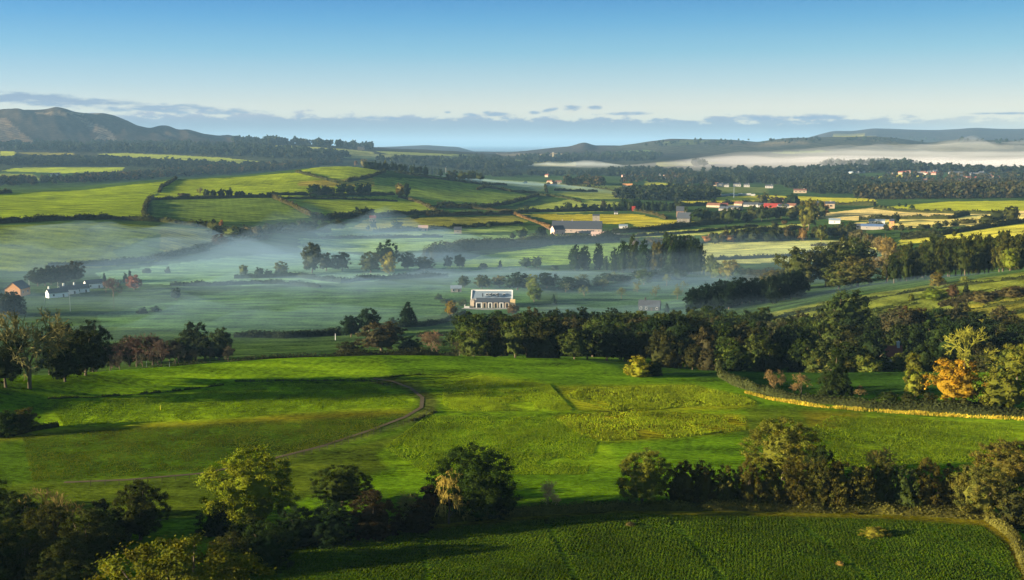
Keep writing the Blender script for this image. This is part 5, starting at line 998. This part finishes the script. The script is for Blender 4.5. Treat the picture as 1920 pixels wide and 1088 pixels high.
house(1674, 430, 8, 9, 'orange-brown tower-like house by the farm', 'tower_house', 'tower', W=8, hw=9, hr=2, wall=TERRA, roof=SLATE, wins=1, rows=2, door=False, gabwin=False)
for px, py, L_, wl, rfm, lb in [(1640, 431, 26, STONE, plain('blue_sheet', (.10, .16, .3), .4, .1, 1), 'long blue-roofed farm shed on the right'), (1616, 430, 16, BLACKM, SLATE, 'dark farm shed left of the blue-roofed one'), (1646, 421, 18, WHITE, GREYROOF, 'pale shed behind the blue-roofed one'), (1300, 452, 0, 0, 0, '')]:
    if lb: house(px, py, None, L_, lb, 'farm_shed', 'shed', hw=4, hr=2, wall=wl, roof=rfm, wins=2, door=False, gabwin=False)
T('oak', 1327, 454, 22, 14, (.28, .13, .05), 'left of two domed russet bushes at the field edge'); T('oak', 1369, 454, 22, 14, (.28, .13, .05), 'right of two domed russet bushes at the field edge')
# ---- industrial strip with red and white roofs
for px, py, L_, wl, rfm, lb in [(1340, 389, 22, CREAM, TERRA, 'orange-roofed shed at the left of the works'), (1356, 389, 16, WHITE, REDT, 'small red-tiled building in the works'), (1387, 386, 14, CREAM, TERRA, 'orange block behind the works yard'), (1410, 388, 24, WHITE, WHITE, 'long white shed in the works'), (1432, 389, 18, WHITE, WHITE, 'second white shed in the works'), (1450, 390, 26, REDP, REDP, 'bright red-roofed shed in the works'), (1470, 391, 16, WHITE, WHITE, 'white shed right of the bright red one'), (1486, 390, 14, CREAM, TERRA, 'cream shed at the right end of the works'), (1380, 394, 20, STONE, SLATE, 'grey shed at the front of the works'), (1360, 396, 16, STONE, SLATE, 'low grey building at the front of the works'), (1464, 379, 12, CREAM, REDT, 'house with red roof among the trees above the works')]:
    house(px, py, None, L_, lb, 'works_building', 'shed', hw=3.6, hr=3, wall=FARW.get(wl.name, wl), roof=SLATE if rfm is WHITE else rfm if rfm is not TERRA else plain_cache('dull_tiles', (.16, .075, .05)), wins=2, door=False, gabwin=False, rot=random.uniform(-35, 10), W=9)
for px, py, L_, lb in [(1342, 349, 14, 'orange house at left of the row under the wood'), (1350, 350, 16, 'white gabled house in the row under the wood'), (1362, 351, 12, 'small white house in the row under the wood'), (1382, 350, 18, 'long pale house in the row under the wood'), (1400, 351, 14, 'grey-white house in the row under the wood'), (1442, 353, 18, 'pale house at the right end of the row'), (1500, 362, 26, 'orange-roofed barn at the edge of the big wood')]:
    far_house(px, py, L_, lb, 'houses under the wood', WHITE if 'white' in lb or 'pale' in lb else CREAM, TERRA if 'orange' in lb else SLATE, 0, hw=6)
for i, px in enumerate(list(range(1348, 1418, 8))):
    far_house(px, 367 + random.uniform(-1, 1), 8, 'parked white caravan in the line beside the green field', 'caravans in line', WHITE, WHITE, 0, W=4, hw=3, hr=.6, name='caravan', cat='caravan')
# ---- villages
def village(pts, n, label, group, L_=(9, 16), walls=(WHITE, CREAM, PINK, STONE), roofs=(SLATE, SLATE, REDT, TERRA), sp=6):
    for x, y in pxpoly(pts, n, sp): far_house(x, y, random.uniform(*L_), label, group, random.choice(walls), random.choice(roofs), hw=6)
village([(1692,343), (1735,338), (1748,345), (1740,352), (1700,350)], 20, 'small house in the lower cluster of the hill village', 'lower hill village houses', (11, 18))
village([(1770,340), (1800,334), (1872,334), (1870,342), (1800,347)], 22, 'small house in the right-hand cluster of the hill village', 'right hill village houses', (11, 18))
village([(1640,328), (1700,324), (1762,322), (1760,328), (1700,331)], 14, 'small house in the upper row of the hill village', 'upper hill village houses', (10, 16))
village([(1780,326), (1860,326), (1862,332), (1790,334)], 12, 'dark-roofed terrace house on top of the hill village', 'hilltop terrace houses', (12, 20), (STONE, WHITE), (SLATE,))
village([(1528,320), (1570,318), (1640,322), (1620,328), (1535,326)], 10, 'grey house on the wooded rise left of the hill village', 'wooded rise houses', (10, 16), (WHITE, STONE), (SLATE, GREYROOF))
village([(1190,330), (1215,322), (1270,326), (1268,336), (1215,335)], 24, 'small house of the town at the edge of the mist', 'misty town houses', (9, 15))
village([(1160,328), (1190,326), (1190,332), (1165,333)], 5, 'small house left of the misty town', 'outlying town houses', (9, 15))
village([(1020,330), (1030,328), (1028,333), (1020,333)], 2, 'cream cottage under the hedge trees in the far centre', 'far centre cottages', (10, 13), (CREAM,), (REDT,))
village([(1030,344), (1050,342), (1050,348), (1032,348)], 3, 'brown-roofed barn beside the dark clump in the far centre', 'far centre barns', (12, 18), (CREAM, STONE), (TERRA, REDT))
house(1026, 299, 16, 50, 'pale mansion with sunlit walls on the far ridge', 'mansion', 'mansion', W=25, hw=14, hr=7, wall=CREAM, roof=STONE, wins=6, rows=2, gabwin=False, door=False)
house(1037, 303, 4, 14, 'square ruined tower right of the pale mansion', 'ruined_tower', 'tower', W=14, hw=38, hr=3, wall=plain('pale_ruin', (.4, .33, .22), .9, .2, 1), roof=STONE, wins=1, rows=3, gabwin=False, door=False)
far_house(357, 275, 50, 'white factory shed at the foot of the left mountain', None, WHITE, WHITE, 0, hw=14, name='factory', cat='factory'); far_house(388, 278, 40, 'second white factory shed at the foot of the left mountain', None, WHITE, WHITE, 0, hw=14, name='factory', cat='factory')
far_house(677, 281, 30, 'lone pale house on the far green ridge', None, CREAM, SLATE, 0, hw=14)
far_house(104, 331, 26, 'white farmhouse among the dark trees at far left', None, WHITE, SLATE, 0, hw=8)
far_house(699, 415, 8, 'tiny red-roofed cottage in the trees by the mist', None, CREAM, REDT, 0); far_house(1545, 391, 30, 'pale buildings behind the brown poplars', None, CREAM, SLATE, 0, hw=8)
pole(838, 313, 3, 'round white water tank on the dark wood', r=4, name='water_tank', cat='tank', dmin=2100); pole(836, 327, 12, 'slim pale mast beside the dark wood', r=.5, name='mast', cat='mast')
pole(1376, 371, 24, 'tall grey pylon by the caravan line', GREYROOF, .5, arm=True, name='pylon', cat='pylon'); pole(1602, 462, 22, 'slim pale poplar-like mast at the head of the lane', WOOD, .4, name='mast', cat='mast')
# ---- hedges of the left hill and the middle fields
HD = (.04, .045, .018); HB = (.055, .05, .022)
for i, (pts, h_, cc, lb) in enumerate([
 ([(-30,421), (120,413), (200,411), (300,416), (390,427), (430,437), (500,437), (620,436)], 5, HD, 'long hedge between the lower and upper left hills'),
 ([(330,336), (318,344), (303,352), (298,362)], 4, HD, 'crooked hedge near the crest of the left hill'),
 ([(285,372), (276,382), (270,400), (274,412)], 5, HD, 'dark hedge going down the left hill to the long hedge'),
 ([(290,375), (400,372), (510,371)], 4, HD, 'hedge under the row of round trees on the left hill'),
 ([(512,371), (545,385), (575,402), (600,410)], 5, HB, 'brown hedge slanting down from the end of the round-tree row'),
 ([(555,323), (590,332), (632,344)], 4, HD, 'hedge slanting down from the crest to the dark clump'),
 ([(650,342), (690,334), (722,323)], 5, HD, 'hedge climbing from the dark clump to the crest wood'),
 ([(500,366), (620,366), (740,366)], 4, HD, 'hedge under the dark clump on the left hill'),
 ([(520,373), (640,374), (745,378)], 3, HD, 'thin second hedge below the dark clump'),
 ([(748,370), (790,382), (815,396), (822,402)], 4, HB, 'brown hedge from the round pair down to the valley'),
 ([(590,412), (700,408), (830,400)], 6, HD, 'thick dark hedge at the foot of the left hill'),
 ([(740,324), (820,336), (900,346), (950,348)], 4, HD, 'hedge along the shoulder right of the crest wood'),
 ([(895,357), (915,350), (905,345)], 4, HD, 'short crooked hedge on the misty shoulder'),
 ([(912,352), (960,360), (1005,363)], 4, HD, 'lower crooked hedge on the misty shoulder'),
 ([(820,385), (900,390), (950,384), (1010,367)], 5, HD, 'curved dark hedge across the middle of the view'),
 ([(815,389), (880,391), (960,398), (1000,398)], 3, HB, 'low brown hedge under the curved dark one'),
 ([(800,406), (880,404), (960,402)], 5, HB, 'brown hedge leading to the top of the sandy lane'),
 ([(965,400), (1000,398), (1180,395), (1260,394)], 5, HD, 'straight dark hedge left of the red shed'),
 ([(962,402), (990,412), (1032,428)], 3, (.13, .08, .04), 'sandy-brown hedge along the sandy lane'),
 ([(1010,366), (1060,372), (1090,380)], 3, HD, 'hedge running right from the end of the curved one'),
 ([(1025,362), (1022,350), (1030,346)], 4, HD, 'short upright hedge in the misty pastures'),
 ([(1040,358), (1120,360)], 4, HD, 'dark short hedge in the pastures left of the wood edge'),
 ([(1050,345), (1110,352), (1160,360), (1190,372)], 3, HD, 'hedge bending round the far pasture'),
 ([(1180,394), (1230,404), (1250,412)], 4, HB, 'hedge from the red shed to the manor'),
 ([(700,436), (800,432), (900,425), (980,420)], 4, HD, 'hedge behind the little pink cottage'),
 ([(600,448), (720,447), (830,445)], 3, HD, 'thin hedge at the edge of the mist'),
 ([(800,486), (850,474), (920,466), (1040,458), (1160,451)], 9, HD, 'long thick hedge sweeping right toward the farm'),
 ([(835,462), (900,456), (1010,452), (1180,446)], 4, (.05, .05, .025), 'hedge behind the long thick one'),
 ([(1150,438), (1240,432), (1300,424), (1370,418)], 6, HD, 'dark hedge between manor and white shed'),
 ([(1180,445), (1300,437), (1420,425)], 3, HD, 'thin hedge in the strip field left of centre'),
 ([(1380,440), (1450,434), (1500,430)], 5, HB, 'short hedge in the yellow strip field'),
 ([(1330,488), (1440,484), (1560,474), (1640,472)], 3, HD, 'low hedge at the near edge of the pale long field'),
 ([(1520,462), (1600,460), (1640,458)], 3, HB, 'thin hedge at the top of the pale long field'),
 ([(1610,414), (1680,411), (1780,411), (1815,404)], 5, HD, 'curved hedge dividing the straw fields'),
 ([(1640,392), (1700,398), (1800,401), (1900,402)], 4, HD, 'hedge between the green and straw fields at right'),
 ([(1690,450), (1750,444), (1810,434), (1960,412)], 5, HD, 'dark hedge along the near side of the straw fields'),
 ([(1690,444), (1720,440), (1752,440)], 5, HD, 'short hedge in the yellow field above the slope wood'),
 ([(1270,388), (1400,382), (1500,384), (1640,386)], 6, HD, 'dark hedge under the far yellow strip'),
 ([(-20,366), (20,362)], 5, HD, 'short hedge at the left edge below the wood'),
 ([(60,312), (150,311), (240,312)], 8, HD, 'dark hedge behind the far-left bright strip'),
 ([(470,281), (560,282), (640,286)], 8, HD, 'far hedge on the hazy green ridge'),
]):
    hedge(lb, pts, h_, h_ * 1.1, tuple(np.array(cc) * (1.1, 1.1, .8)), .9, lump=.45)
fence('pale lane fence beside the straight lane at right', [(1600,471), (1630,480), (1652,489)], 1.5, 9, r=.15)
# ---- tree rows and clumps of the left hill
for i, (px, w_, h_) in enumerate([(375, 12, 19), (388, 13, 16), (401, 13, 15), (415, 14, 17), (430, 16, 18), (444, 10, 12), (454, 12, 13), (469, 12, 9), (492, 12, 9), (504, 10, 10)]):
    T('bare' if i == 0 else 'oak', px, 371, w_, h_, (.12, .09, .05) if i == 0 else (.03, .038, .014), ['pale bare tree at the left end of the hilltop row', 'first dark round tree of the hilltop row', 'second dark round tree of the hilltop row', 'third dark round tree of the hilltop row', 'fourth dark round tree of the hilltop row', 'fifth, largest dark round tree of the hilltop row', 'sixth, small round tree of the hilltop row', 'seventh round tree of the hilltop row', 'eighth, low tree of the hilltop row', 'ninth, low tree of the hilltop row', ][i] if i < 10 else '', 'hilltop row')
T('oak', 345, 371, 26, 9, (.07, .05, .03), 'brown low clump left of the hilltop row')
for px, w_, h_, cc, lb in [(587, 20, 20, DG, 'dark round tree at the left of the hill clump'), (596, 16, 20, (.06, .05, .02), 'brownish tree second in the hill clump'), (624, 12, 14, (.13, .13, .02), 'yellow-green tree in the hill clump'), (610, 22, 18, DG, 'dark wide tree behind the yellow-green one'), (640, 22, 22, DG, 'dark tree at the middle of the hill clump'), (656, 20, 18, DG, 'dark tree right of the middle in the hill clump'), (674, 18, 22, DG, 'dark upright tree near the right end of the hill clump'), (690, 16, 22, DG, 'last dark upright tree of the hill clump')]:
    T('oak', px, 365, w_, h_, cc, lb)
row(['bush'], [(560,367), (740,366)], (10, 16), (5, 8), [DG], 'small dark bush under the hill clump', 'bushes under the hill clump', n=10)
T('oak', 750, 371, 20, 28, (.15, .12, .04), 'brown half of the pair of trees on the slope'); T('tall', 763, 370, 16, 27, (.025, .04, .015), 'dark half of the pair of trees on the slope')
row(['cyp', 'tall'], [(682,316), (760,324), (830,330)], (9, 13), (13, 18), [(.018, .03, .012), (.025, .035, .014)], 'dark conifer of the crest wood', 'crest wood', n=26, jit=1, dmin=2000)
T('oak', 684, 314, 16, 16, (.16, .12, .02), 'golden tree at the left end of the crest wood'); T('tall', 722, 320, 7, 20, (.10, .10, .02), 'olive tree inside the crest wood'); T('oak', 668, 312, 10, 10, (.10, .06, .03), 'small brown tree at the crest')
for px, w_, h_ in [(848, 22, 20), (866, 20, 19), (884, 24, 20), (900, 18, 16)]: T('oak', px, 339, w_, h_, (.045, .05, .016), 'olive round tree in front of the crest wood', 'olive trees before the crest wood')
# row along the middle hedge
for i, (px, w_, h_, nm) in enumerate([(987, 12, 12, 'first'), (1000, 10, 7, 'second'), (1044, 12, 10, 'third'), (1054, 10, 10, 'fourth'), (1066, 18, 18, 'fifth'), (1080, 8, 13, 'sixth'), (1096, 14, 16, 'seventh'), (1114, 20, 14, 'eighth'), (1131, 12, 22, 'ninth'), (1142, 8, 14, 'tenth'), (1152, 9, 17, 'eleventh')]):
    T('oak' if w_ > 9 else 'tall', px, 396, w_, h_, (.03, .04, .016) if i != 8 else (.05, .05, .025), '%s tree from the left in the hedge row leading to the red shed' % nm, 'hedge row trees')
row(['cyp', 'tall'], [(1160,394), (1215,396), (1270,397)], (10, 14), (17, 22), [(.022, .034, .014), (.03, .04, .015)], 'dark conifer of the belt behind the red shed', 'red shed belt', n=18, jit=1)
T('oak', 1274, 398, 18, 20, (.035, .04, .015), 'round tree at the right end of the red shed belt'); T('oak', 1283, 400, 14, 14, (.10, .11, .02), 'yellow-green tree above the grey manor')
for px, py, w_, h_, cc, lb in [(979, 447, 24, 20, (.03, .045, .02), 'round tree left of the big farm'), (961, 448, 12, 11, (.04, .045, .02), 'small round tree farther left of the big farm'), (1014, 448, 24, 24, (.014, .026, .016), 'dark round tree beside the pink-gabled wing'), (1046, 449, 14, 12, (.17, .17, .03), 'yellow bush in front of the pink-gabled wing'), (1036, 449, 8, 15, (.02, .03, .015), 'narrow dark tree in front of the pink-gabled wing'), (918, 427, 12, 10, (.03, .04, .02), 'tree on the field hedge left of the sandy lane'), (893, 427, 9, 6, (.03, .04, .02), 'small bush on the field hedge'), (876, 428, 9, 6, (.03, .04, .02), 'another small bush near the grey pavilion'), (700, 430, 13, 18, (.03, .04, .025), 'dark tree by the tiny red-roofed cottage'), (690, 431, 9, 8, (.03, .04, .025), 'bush left of the tiny red-roofed cottage'), (745, 429, 20, 16, (.03, .045, .025), 'dark tree left of the little pink cottage'), (829, 390, 14, 9, (.03, .04, .015), 'round bush on the hedge in the centre'), (777, 412, 18, 10, (.03, .04, .02), 'dark bush at the end of the thick hedge'), (51, 417, 18, 12, (.022, .03, .012), 'dark round tree on the long hedge at left'), (148, 412, 14, 10, (.03, .035, .014), 'small round tree on the long hedge'), (369, 428, 9, 13, (.02, .03, .014), 'small upright tree on the long hedge'), (401, 428, 9, 18, (.02, .03, .014), 'taller upright tree on the long hedge'), (415, 426, 8, 13, (.20, .09, .04), 'small orange tree on the long hedge'), (436, 446, 34, 22, (.12, .13, .03), 'yellow-green tree at the wooded corner'), (462, 447, 24, 22, (.12, .10, .05), 'brownish tree at the wooded corner'), (480, 447, 22, 22, (.11, .09, .06), 'greyish tree at the wooded corner'), (412, 464, 36, 24, (.08, .055, .06), 'reddish misty tree above the hedge'), (985, 345, 10, 5, DG, 'far small bush in the centre')]:
    T('oak', px, py, w_, h_, cc, lb)
row(['oak', 'bush', 'tall'], [(395,442), (500,440), (640,428)], (18, 28), (14, 22), [(.03, .042, .02), (.04, .045, .025), (.025, .036, .02)], 'dark misty tree of the belt along the foot of the left hill', 'hill foot belt', n=18)
row(['oak', 'tall'], [(585,412), (640,408), (700,406)], (14, 20), (12, 18), [(.022, .034, .014)], 'dark tree on the thick hedge below the left hill', 'thick hedge trees', n=9)
# trees round manor, works, lane and straw fields
row(['oak', 'tall'], [(1305,420), (1400,416), (1480,412), (1545,408)], (18, 28), (20, 32), [(.035, .045, .015), (.06, .065, .02), (.025, .035, .014)], 'tree of the belt in front of the works', 'works belt', n=17)
for px, py, w_, h_, cc, lb in [(1431, 384, 20, 22, (.05, .05, .018), 'brown-green tree behind the white works sheds'), (1456, 385, 24, 18, (.04, .03, .016), 'dark brown tree behind the bright red shed'), (1486, 386, 28, 24, (.022, .034, .014), 'big dark tree at the right of the works'), (1363, 383, 8, 10, DG, 'small tree behind the orange-roofed shed'), (1337, 382, 9, 10, DG, 'tree above the left end of the works'), (1516, 430, 40, 56, (.10, .095, .022), 'tall olive tree in front of the works belt'), (1534, 404, 16, 24, (.18, .09, .04), 'left brown poplar beside the straw field'), (1546, 404, 14, 24, (.19, .10, .04), 'right brown poplar beside the straw field'), (1506, 452, 16, 28, (.14, .08, .035), 'reddish tree at the top of the pale long field'), (1540, 452, 24, 32, (.075, .08, .022), 'olive tree at the top of the pale long field'), (1679, 418, 18, 18, (.03, .04, .014), 'round dark tree behind the orange-brown tower house'), (1665, 492, 34, 44, (.26, .18, .05), 'golden bare-topped tree at the foot of the lane'), (1868, 420, 30, 26, (.035, .038, .014), 'left large round tree in the straw-field clump'), (1848, 423, 28, 20, (.035, .04, .014), 'low round tree at the left of the straw-field clump'), (1896, 419, 28, 30, (.04, .042, .014), 'right large round tree in the straw-field clump'), (1452, 430, 14, 16, (.03, .035, .014), 'dark tree in the yellow strip field'), (1470, 421, 12, 8, (.09, .06, .03), 'small brown tree on the yellow strip'), (1360, 432, 8, 9, (.03, .035, .014), 'small tree at left of the yellow strip'), (1378, 432, 14, 9, (.03, .035, .014), 'low dark bush on the yellow strip'), (1686, 388, 6, 7, DG, 'first small tree on the green field hedge'), (1698, 389, 6, 7, DG, 'second small tree on the green field hedge'), (1710, 391, 10, 6, DG, 'third, flatter tree on the green field hedge'), (1738, 397, 12, 5, DG, 'low bush on the green field hedge'), (1780, 396, 8, 6, DG, 'round bush on the green field hedge'), (1660, 391, 6, 5, DG, 'tiny bush at the left of the green field hedge'), (1760, 455, 22, 20, (.045, .05, .016), 'round crown standing above the slope wood')]:
    T('oak', px, py, w_, h_, cc, lb)
row(['oak', 'tall'], [(1330,456), (1420,452), (1500,450)], (14, 22), (16, 26), [(.035, .04, .018), (.06, .05, .025), (.03, .036, .016)], 'tree of the dark belt above the pale long field', 'belt above the pale long field', n=18)
row(['oak', 'tall'], [(1520,450), (1600,446)], (16, 24), (18, 30), [(.03, .036, .016), (.05, .05, .02)], 'tree left of the lane head', 'trees left of the lane', n=8)
row(['oak', 'bush'], [(1600,452), (1620,458), (1650,470), (1660,480)], (16, 26), (18, 30), [(.09, .07, .035), (.06, .06, .025), (.12, .08, .035)], 'brownish tree along the right side of the lane', 'lane trees', n=10)
row(['oak', 'bush'], [(1620,428), (1700,434), (1760,428), (1830,420)], (12, 22), (8, 14), [(.04, .045, .016), (.06, .055, .02)], 'small tree on the hedge by the blue-roofed shed', 'shed hedge trees', n=13)
row(['oak'], [(1180,462), (1300,456)], (18, 26), (12, 18), [(.10, .065, .05), (.08, .06, .035)], 'reddish bare crown behind the evergreen block', 'crowns behind the evergreen block', n=7)
# ---- far woods that read as masses
FW = [(.022, .034, .016), (.03, .042, .018), (.026, .036, .02), (.035, .042, .02)]; FO = FW + [(.08, .06, .025), (.06, .055, .02)]
woodland('woodland', 'wood behind the crest of the left hill', [(-10,352), (120,345), (250,338), (330,332), (440,327), (540,318), (600,310), (500,316), (380,322), (250,330), (160,336), (120,345), (0,349)], 330, (13, 20), FO, dmin=2120)
woodland('woodland', 'dark woodland band at far left below the bright strip', [(-10,348), (60,344), (120,342), (200,338), (260,334), (350,328), (450,321), (560,314), (640,308), (640,304), (540,309), (430,315), (320,322), (250,332), (180,334), (100,338), (0,341)], 300, (13, 20), FO, dmin=2150)
woodland('woodland', 'broad dark woodland under the far-left pastures', [(-10,312), (60,311), (240,312), (330,320), (450,316), (560,311), (640,303), (520,312), (480,314), (360,308), (250,304), (140,299), (40,300), (-10,304)], 430, (16, 24), FW, dmin=3000)
woodland('woodland', 'bluish woodland at the foot of the left mountain', [(-10,284), (150,286), (330,290), (420,294), (560,300), (660,300), (620,290), (520,283), (440,276), (330,272), (150,272), (-10,273)], 700, (22, 32), FW, lod=4, dmin=4000)
woodland('woodland', 'line of trees on the far skyline ridge', [(430,268), (480,267.5), (560,272), (620,276), (700,280), (700,281.5), (620,277.5), (560,273.5), (430,270)], 130, (20, 40), FW, lod=4, dmin=4500)
woodland('woodland', 'hazy wood in the hollow beyond the crest wood', [(700,300), (820,302), (940,300), (1000,312), (980,320), (900,322), (820,316), (720,306)], 300, (16, 26), FW, lod=4, dmin=2600)
woodland('woodland', 'dark wood with trees lining the mist in the far centre', [(905,326), (1000,328), (1100,326), (1180,318), (1300,322), (1300,330), (1180,332), (1060,330), (960,332), (905,332)], 330, (12, 20), FW, dmin=2600)
woodland('woodland', 'trees scattered round the town at the edge of the mist', [(1160,344), (1200,330), (1280,328), (1340,338), (1340,352), (1260,346), (1200,343)], 170, (12, 18), FO, dmin=2400)
woodland('woodland', 'dark clump with brown edges in the far centre', [(1060,350), (1130,352), (1130,344), (1070,342)], 34, (15, 24), FO)
woodland('woodland', 'big wood on the rise left of the hill village', [(1290,345), (1360,344), (1440,346), (1480,356), (1560,368), (1640,374), (1700,376), (1760,376), (1700,352), (1620,342), (1560,330), (1460,326), (1400,328), (1300,332)], 1000, (15, 22), FW, dmin=2300)
woodland('woodland', 'dark wood at the edge of the yellow strip', [(1150,372), (1200,376), (1280,378), (1345,376), (1345,366), (1270,362), (1190,364)], 230, (15, 22), FW)
woodland('woodland', 'tree-covered top of the rise under the far mist', [(1300,324), (1400,323), (1540,321), (1700,316), (1850,321), (1960,326), (1960,332), (1850,326), (1700,322), (1560,327), (1400,330)], 330, (16, 26), FW, dmin=3000)
woodland('woodland', 'trees among the houses of the hill village', [(1600,345), (1680,330), (1760,330), (1880,330), (1960,336), (1960,352), (1800,354), (1700,356), (1640,352)], 210, (12, 19), FO, dmin=2600)
woodland('woodland', 'large brown-green wood at the far right above the yellow field', [(1600,384), (1680,386), (1740,388), (1860,378), (1960,376), (1960,350), (1800,356), (1700,362), (1640,370)], 520, (18, 27), [(.045, .042, .018), (.035, .04, .016), (.055, .05, .02)], dmin=2000)
woodland('woodland', 'trees on the far brown ridge at right', [(1200,270), (1330,263), (1450,262), (1640,258), (1800,264), (1960,265), (1960,272), (1600,268), (1200,276)], 110, (14, 24), FW, lod=4, dmin=5500)
woodland('woodland', 'woods low on the hills in the far centre', [(960,300), (1050,296), (1120,292), (1240,292), (1230,302), (1120,304), (1000,306)], 260, (20, 30), FW, lod=4, dmin=4500)
woodland('woodland', 'dark round copse on the island of green in the mist', [(1300,311), (1318,311), (1320,313), (1302,313)], 16, (22, 34), FW, lod=4, dmin=3500)
woodland('woodland', 'ghostly tree lines standing in the far mist', [(1540,311), (1640,309), (1720,312), (1700,314), (1540,314)], 110, (20, 30), FW, lod=4, dmin=3900)
# ---- crop texture close to the drone
tufts('crop', 'leafy green crop covering the bottom field', [(500,1042), (700,1002), (950,980), (1150,964), (1400,968), (1650,974), (1840,987), (1885,1020), (1925,1110), (400,1110)], 95000, .085, .2, [(.05, .10, .004), (.07, .12, .005), (.036, .08, .004), (.11, .14, .008)], rows=(.55, R(78)), keepf=lambda X, Y, r: (np.abs((X * .99 + Y * .12 + 4) % 21 - 10) > .5) & (vnoise(X / 5 + Y / 9, Y / 7, 31) > r.uniform(-.2, .42, X.shape)))
tufts('crop', 'yellowing crop rows in the middle of the bright field', [(1035,782), (1180,772), (1395,780), (1400,806), (1250,822), (1130,826), (1080,812)], 9000, .16, .3, [(.25, .31, .010), (.19, .27, .008), (.33, .33, .014), (.13, .20, .006)], rows=(1.1, R(20)), keepf=SOFT)
tufts('crop', 'upper patch of striped yellow-green crop', [(1062,745), (1090,728), (1300,724), (1400,745), (1420,758), (1150,770)], 9000, .2, .35, [(.20, .27, .01), (.24, .28, .012)], rows=(1.5, R(25)), keepf=SOFT)
tufts('crop', 'clumpy bright green crop beside the bending strip', [(830,760), (830,722), (900,705), (1030,722), (1075,770), (860,772)], 20000, .15, .28, [(.19, .28, .008), (.23, .29, .01)], keepf=SOFT)
tufts('grass', 'rough grass tufts on the left of the bright meadow', [(120,800), (400,786), (640,768), (780,762), (690,720), (480,720), (330,742), (90,756)], 20000, .13, .2, [(.17, .25, .006), (.13, .21, .006)], 'grass', keepf=SOFT)
# ---- mist and air
mist('thin mist drifting over the left hill foot', 120, 500, 300, 130, 20, .0018, seed=2, rot=10)
mist('pale mist lying across the meadow in the centre left', 470, 500, 300, 150, 18, .0019, seed=5)
mist('mist bank around the meadow trees', 660, 500, 190, 110, 42, .0019, seed=8)
mist('wisp of mist between the meadow and the little pink cottage', 740, 448, 120, 70, 26, .0040, seed=28, ns=35)
mist('wisp of mist over the meadow hedge', 560, 545, 130, 60, 16, .0030, seed=38, ns=35)
mist('blue mist against the foot of the left hill', 330, 462, 200, 90, 20, .0032, seed=18)
mist('thin mist behind the long house', 900, 530, 220, 90, 12, .0025, seed=3)
mist('blue mist over the orchard and evergreen foot', 1180, 535, 210, 100, 16, .0024, seed=4)
mist('smoky mist in the hollow below the cottages', 180, 605, 230, 130, 20, .0014, seed=6, ns=45)
mist('veil of mist over the far shoulder', 1000, 350, 260, 240, 12, .0020, seed=9, ns=120)
mist('faint blue ground mist over the whole valley floor', 560, 540, 600, 330, 8, .0006, (.42, .66, .95), seed=48, ns=120, d=880, level=24)
mist('faint mist along the far edge of the wood', 1180, 600, 260, 120, 12, .0014, (.42, .66, .95), seed=58, ns=80, d=620)
mist('white fog bank filling the far valley at right', 1920, 305, 1660, 700, 20, .0009, (.95, .92, .97), seed=12, ns=160, d=4900, level=50)
mist('thin upper fog over the far valley at right', 1860, 300, 1300, 800, 18, .0004, (.95, .95, .97), seed=22, ns=300, d=5200, level=76)
mist('white fog tongue at the far right edge', 2000, 310, 900, 420, 10, .0022, (.95, .95, 1), seed=13, ns=160, d=4500, level=44)
mist('thin fog strip in the far centre', 1090, 312, 300, 330, 26, .0020, (.88, .95, 1), seed=14, ns=160, d=4450)
mist('smoke-like fog over the brown ridge', 1800, 290, 1000, 500, 60, .0008, (.92, .92, .92), seed=15, ns=200, d=6200)
haze_box(4.4e-5, (.30, .54, .88))
print('plants', NTREE[0], 'objects', len(bpy.data.objects))
tufts('grass', 'bright tufted grass on the middle of the field below the crops', [(800,780), (1050,782), (1120,830), (1100,890), (800,890), (720,840)], 22000, .14, .2, [(.16, .24, .006), (.12, .20, .006), (.19, .25, .008)], 'grass', keepf=SOFT)
tufts('grass', 'tufted grass on the right-hand field below the long hedge', [(1560,780), (1900,796), (1900,862), (1560,880), (1440,850)], 16000, .14, .2, [(.15, .20, .006), (.11, .17, .006)], 'grass', keepf=SOFT)
tufts('grass', 'short tussocky grass in the lower left meadow', [(40,815), (400,796), (760,775), (700,812), (420,882), (60,904)], 18000, .11, .16, [(.10, .13, .006), (.07, .10, .005), (.13, .14, .01)], 'grass', keepf=SOFT)
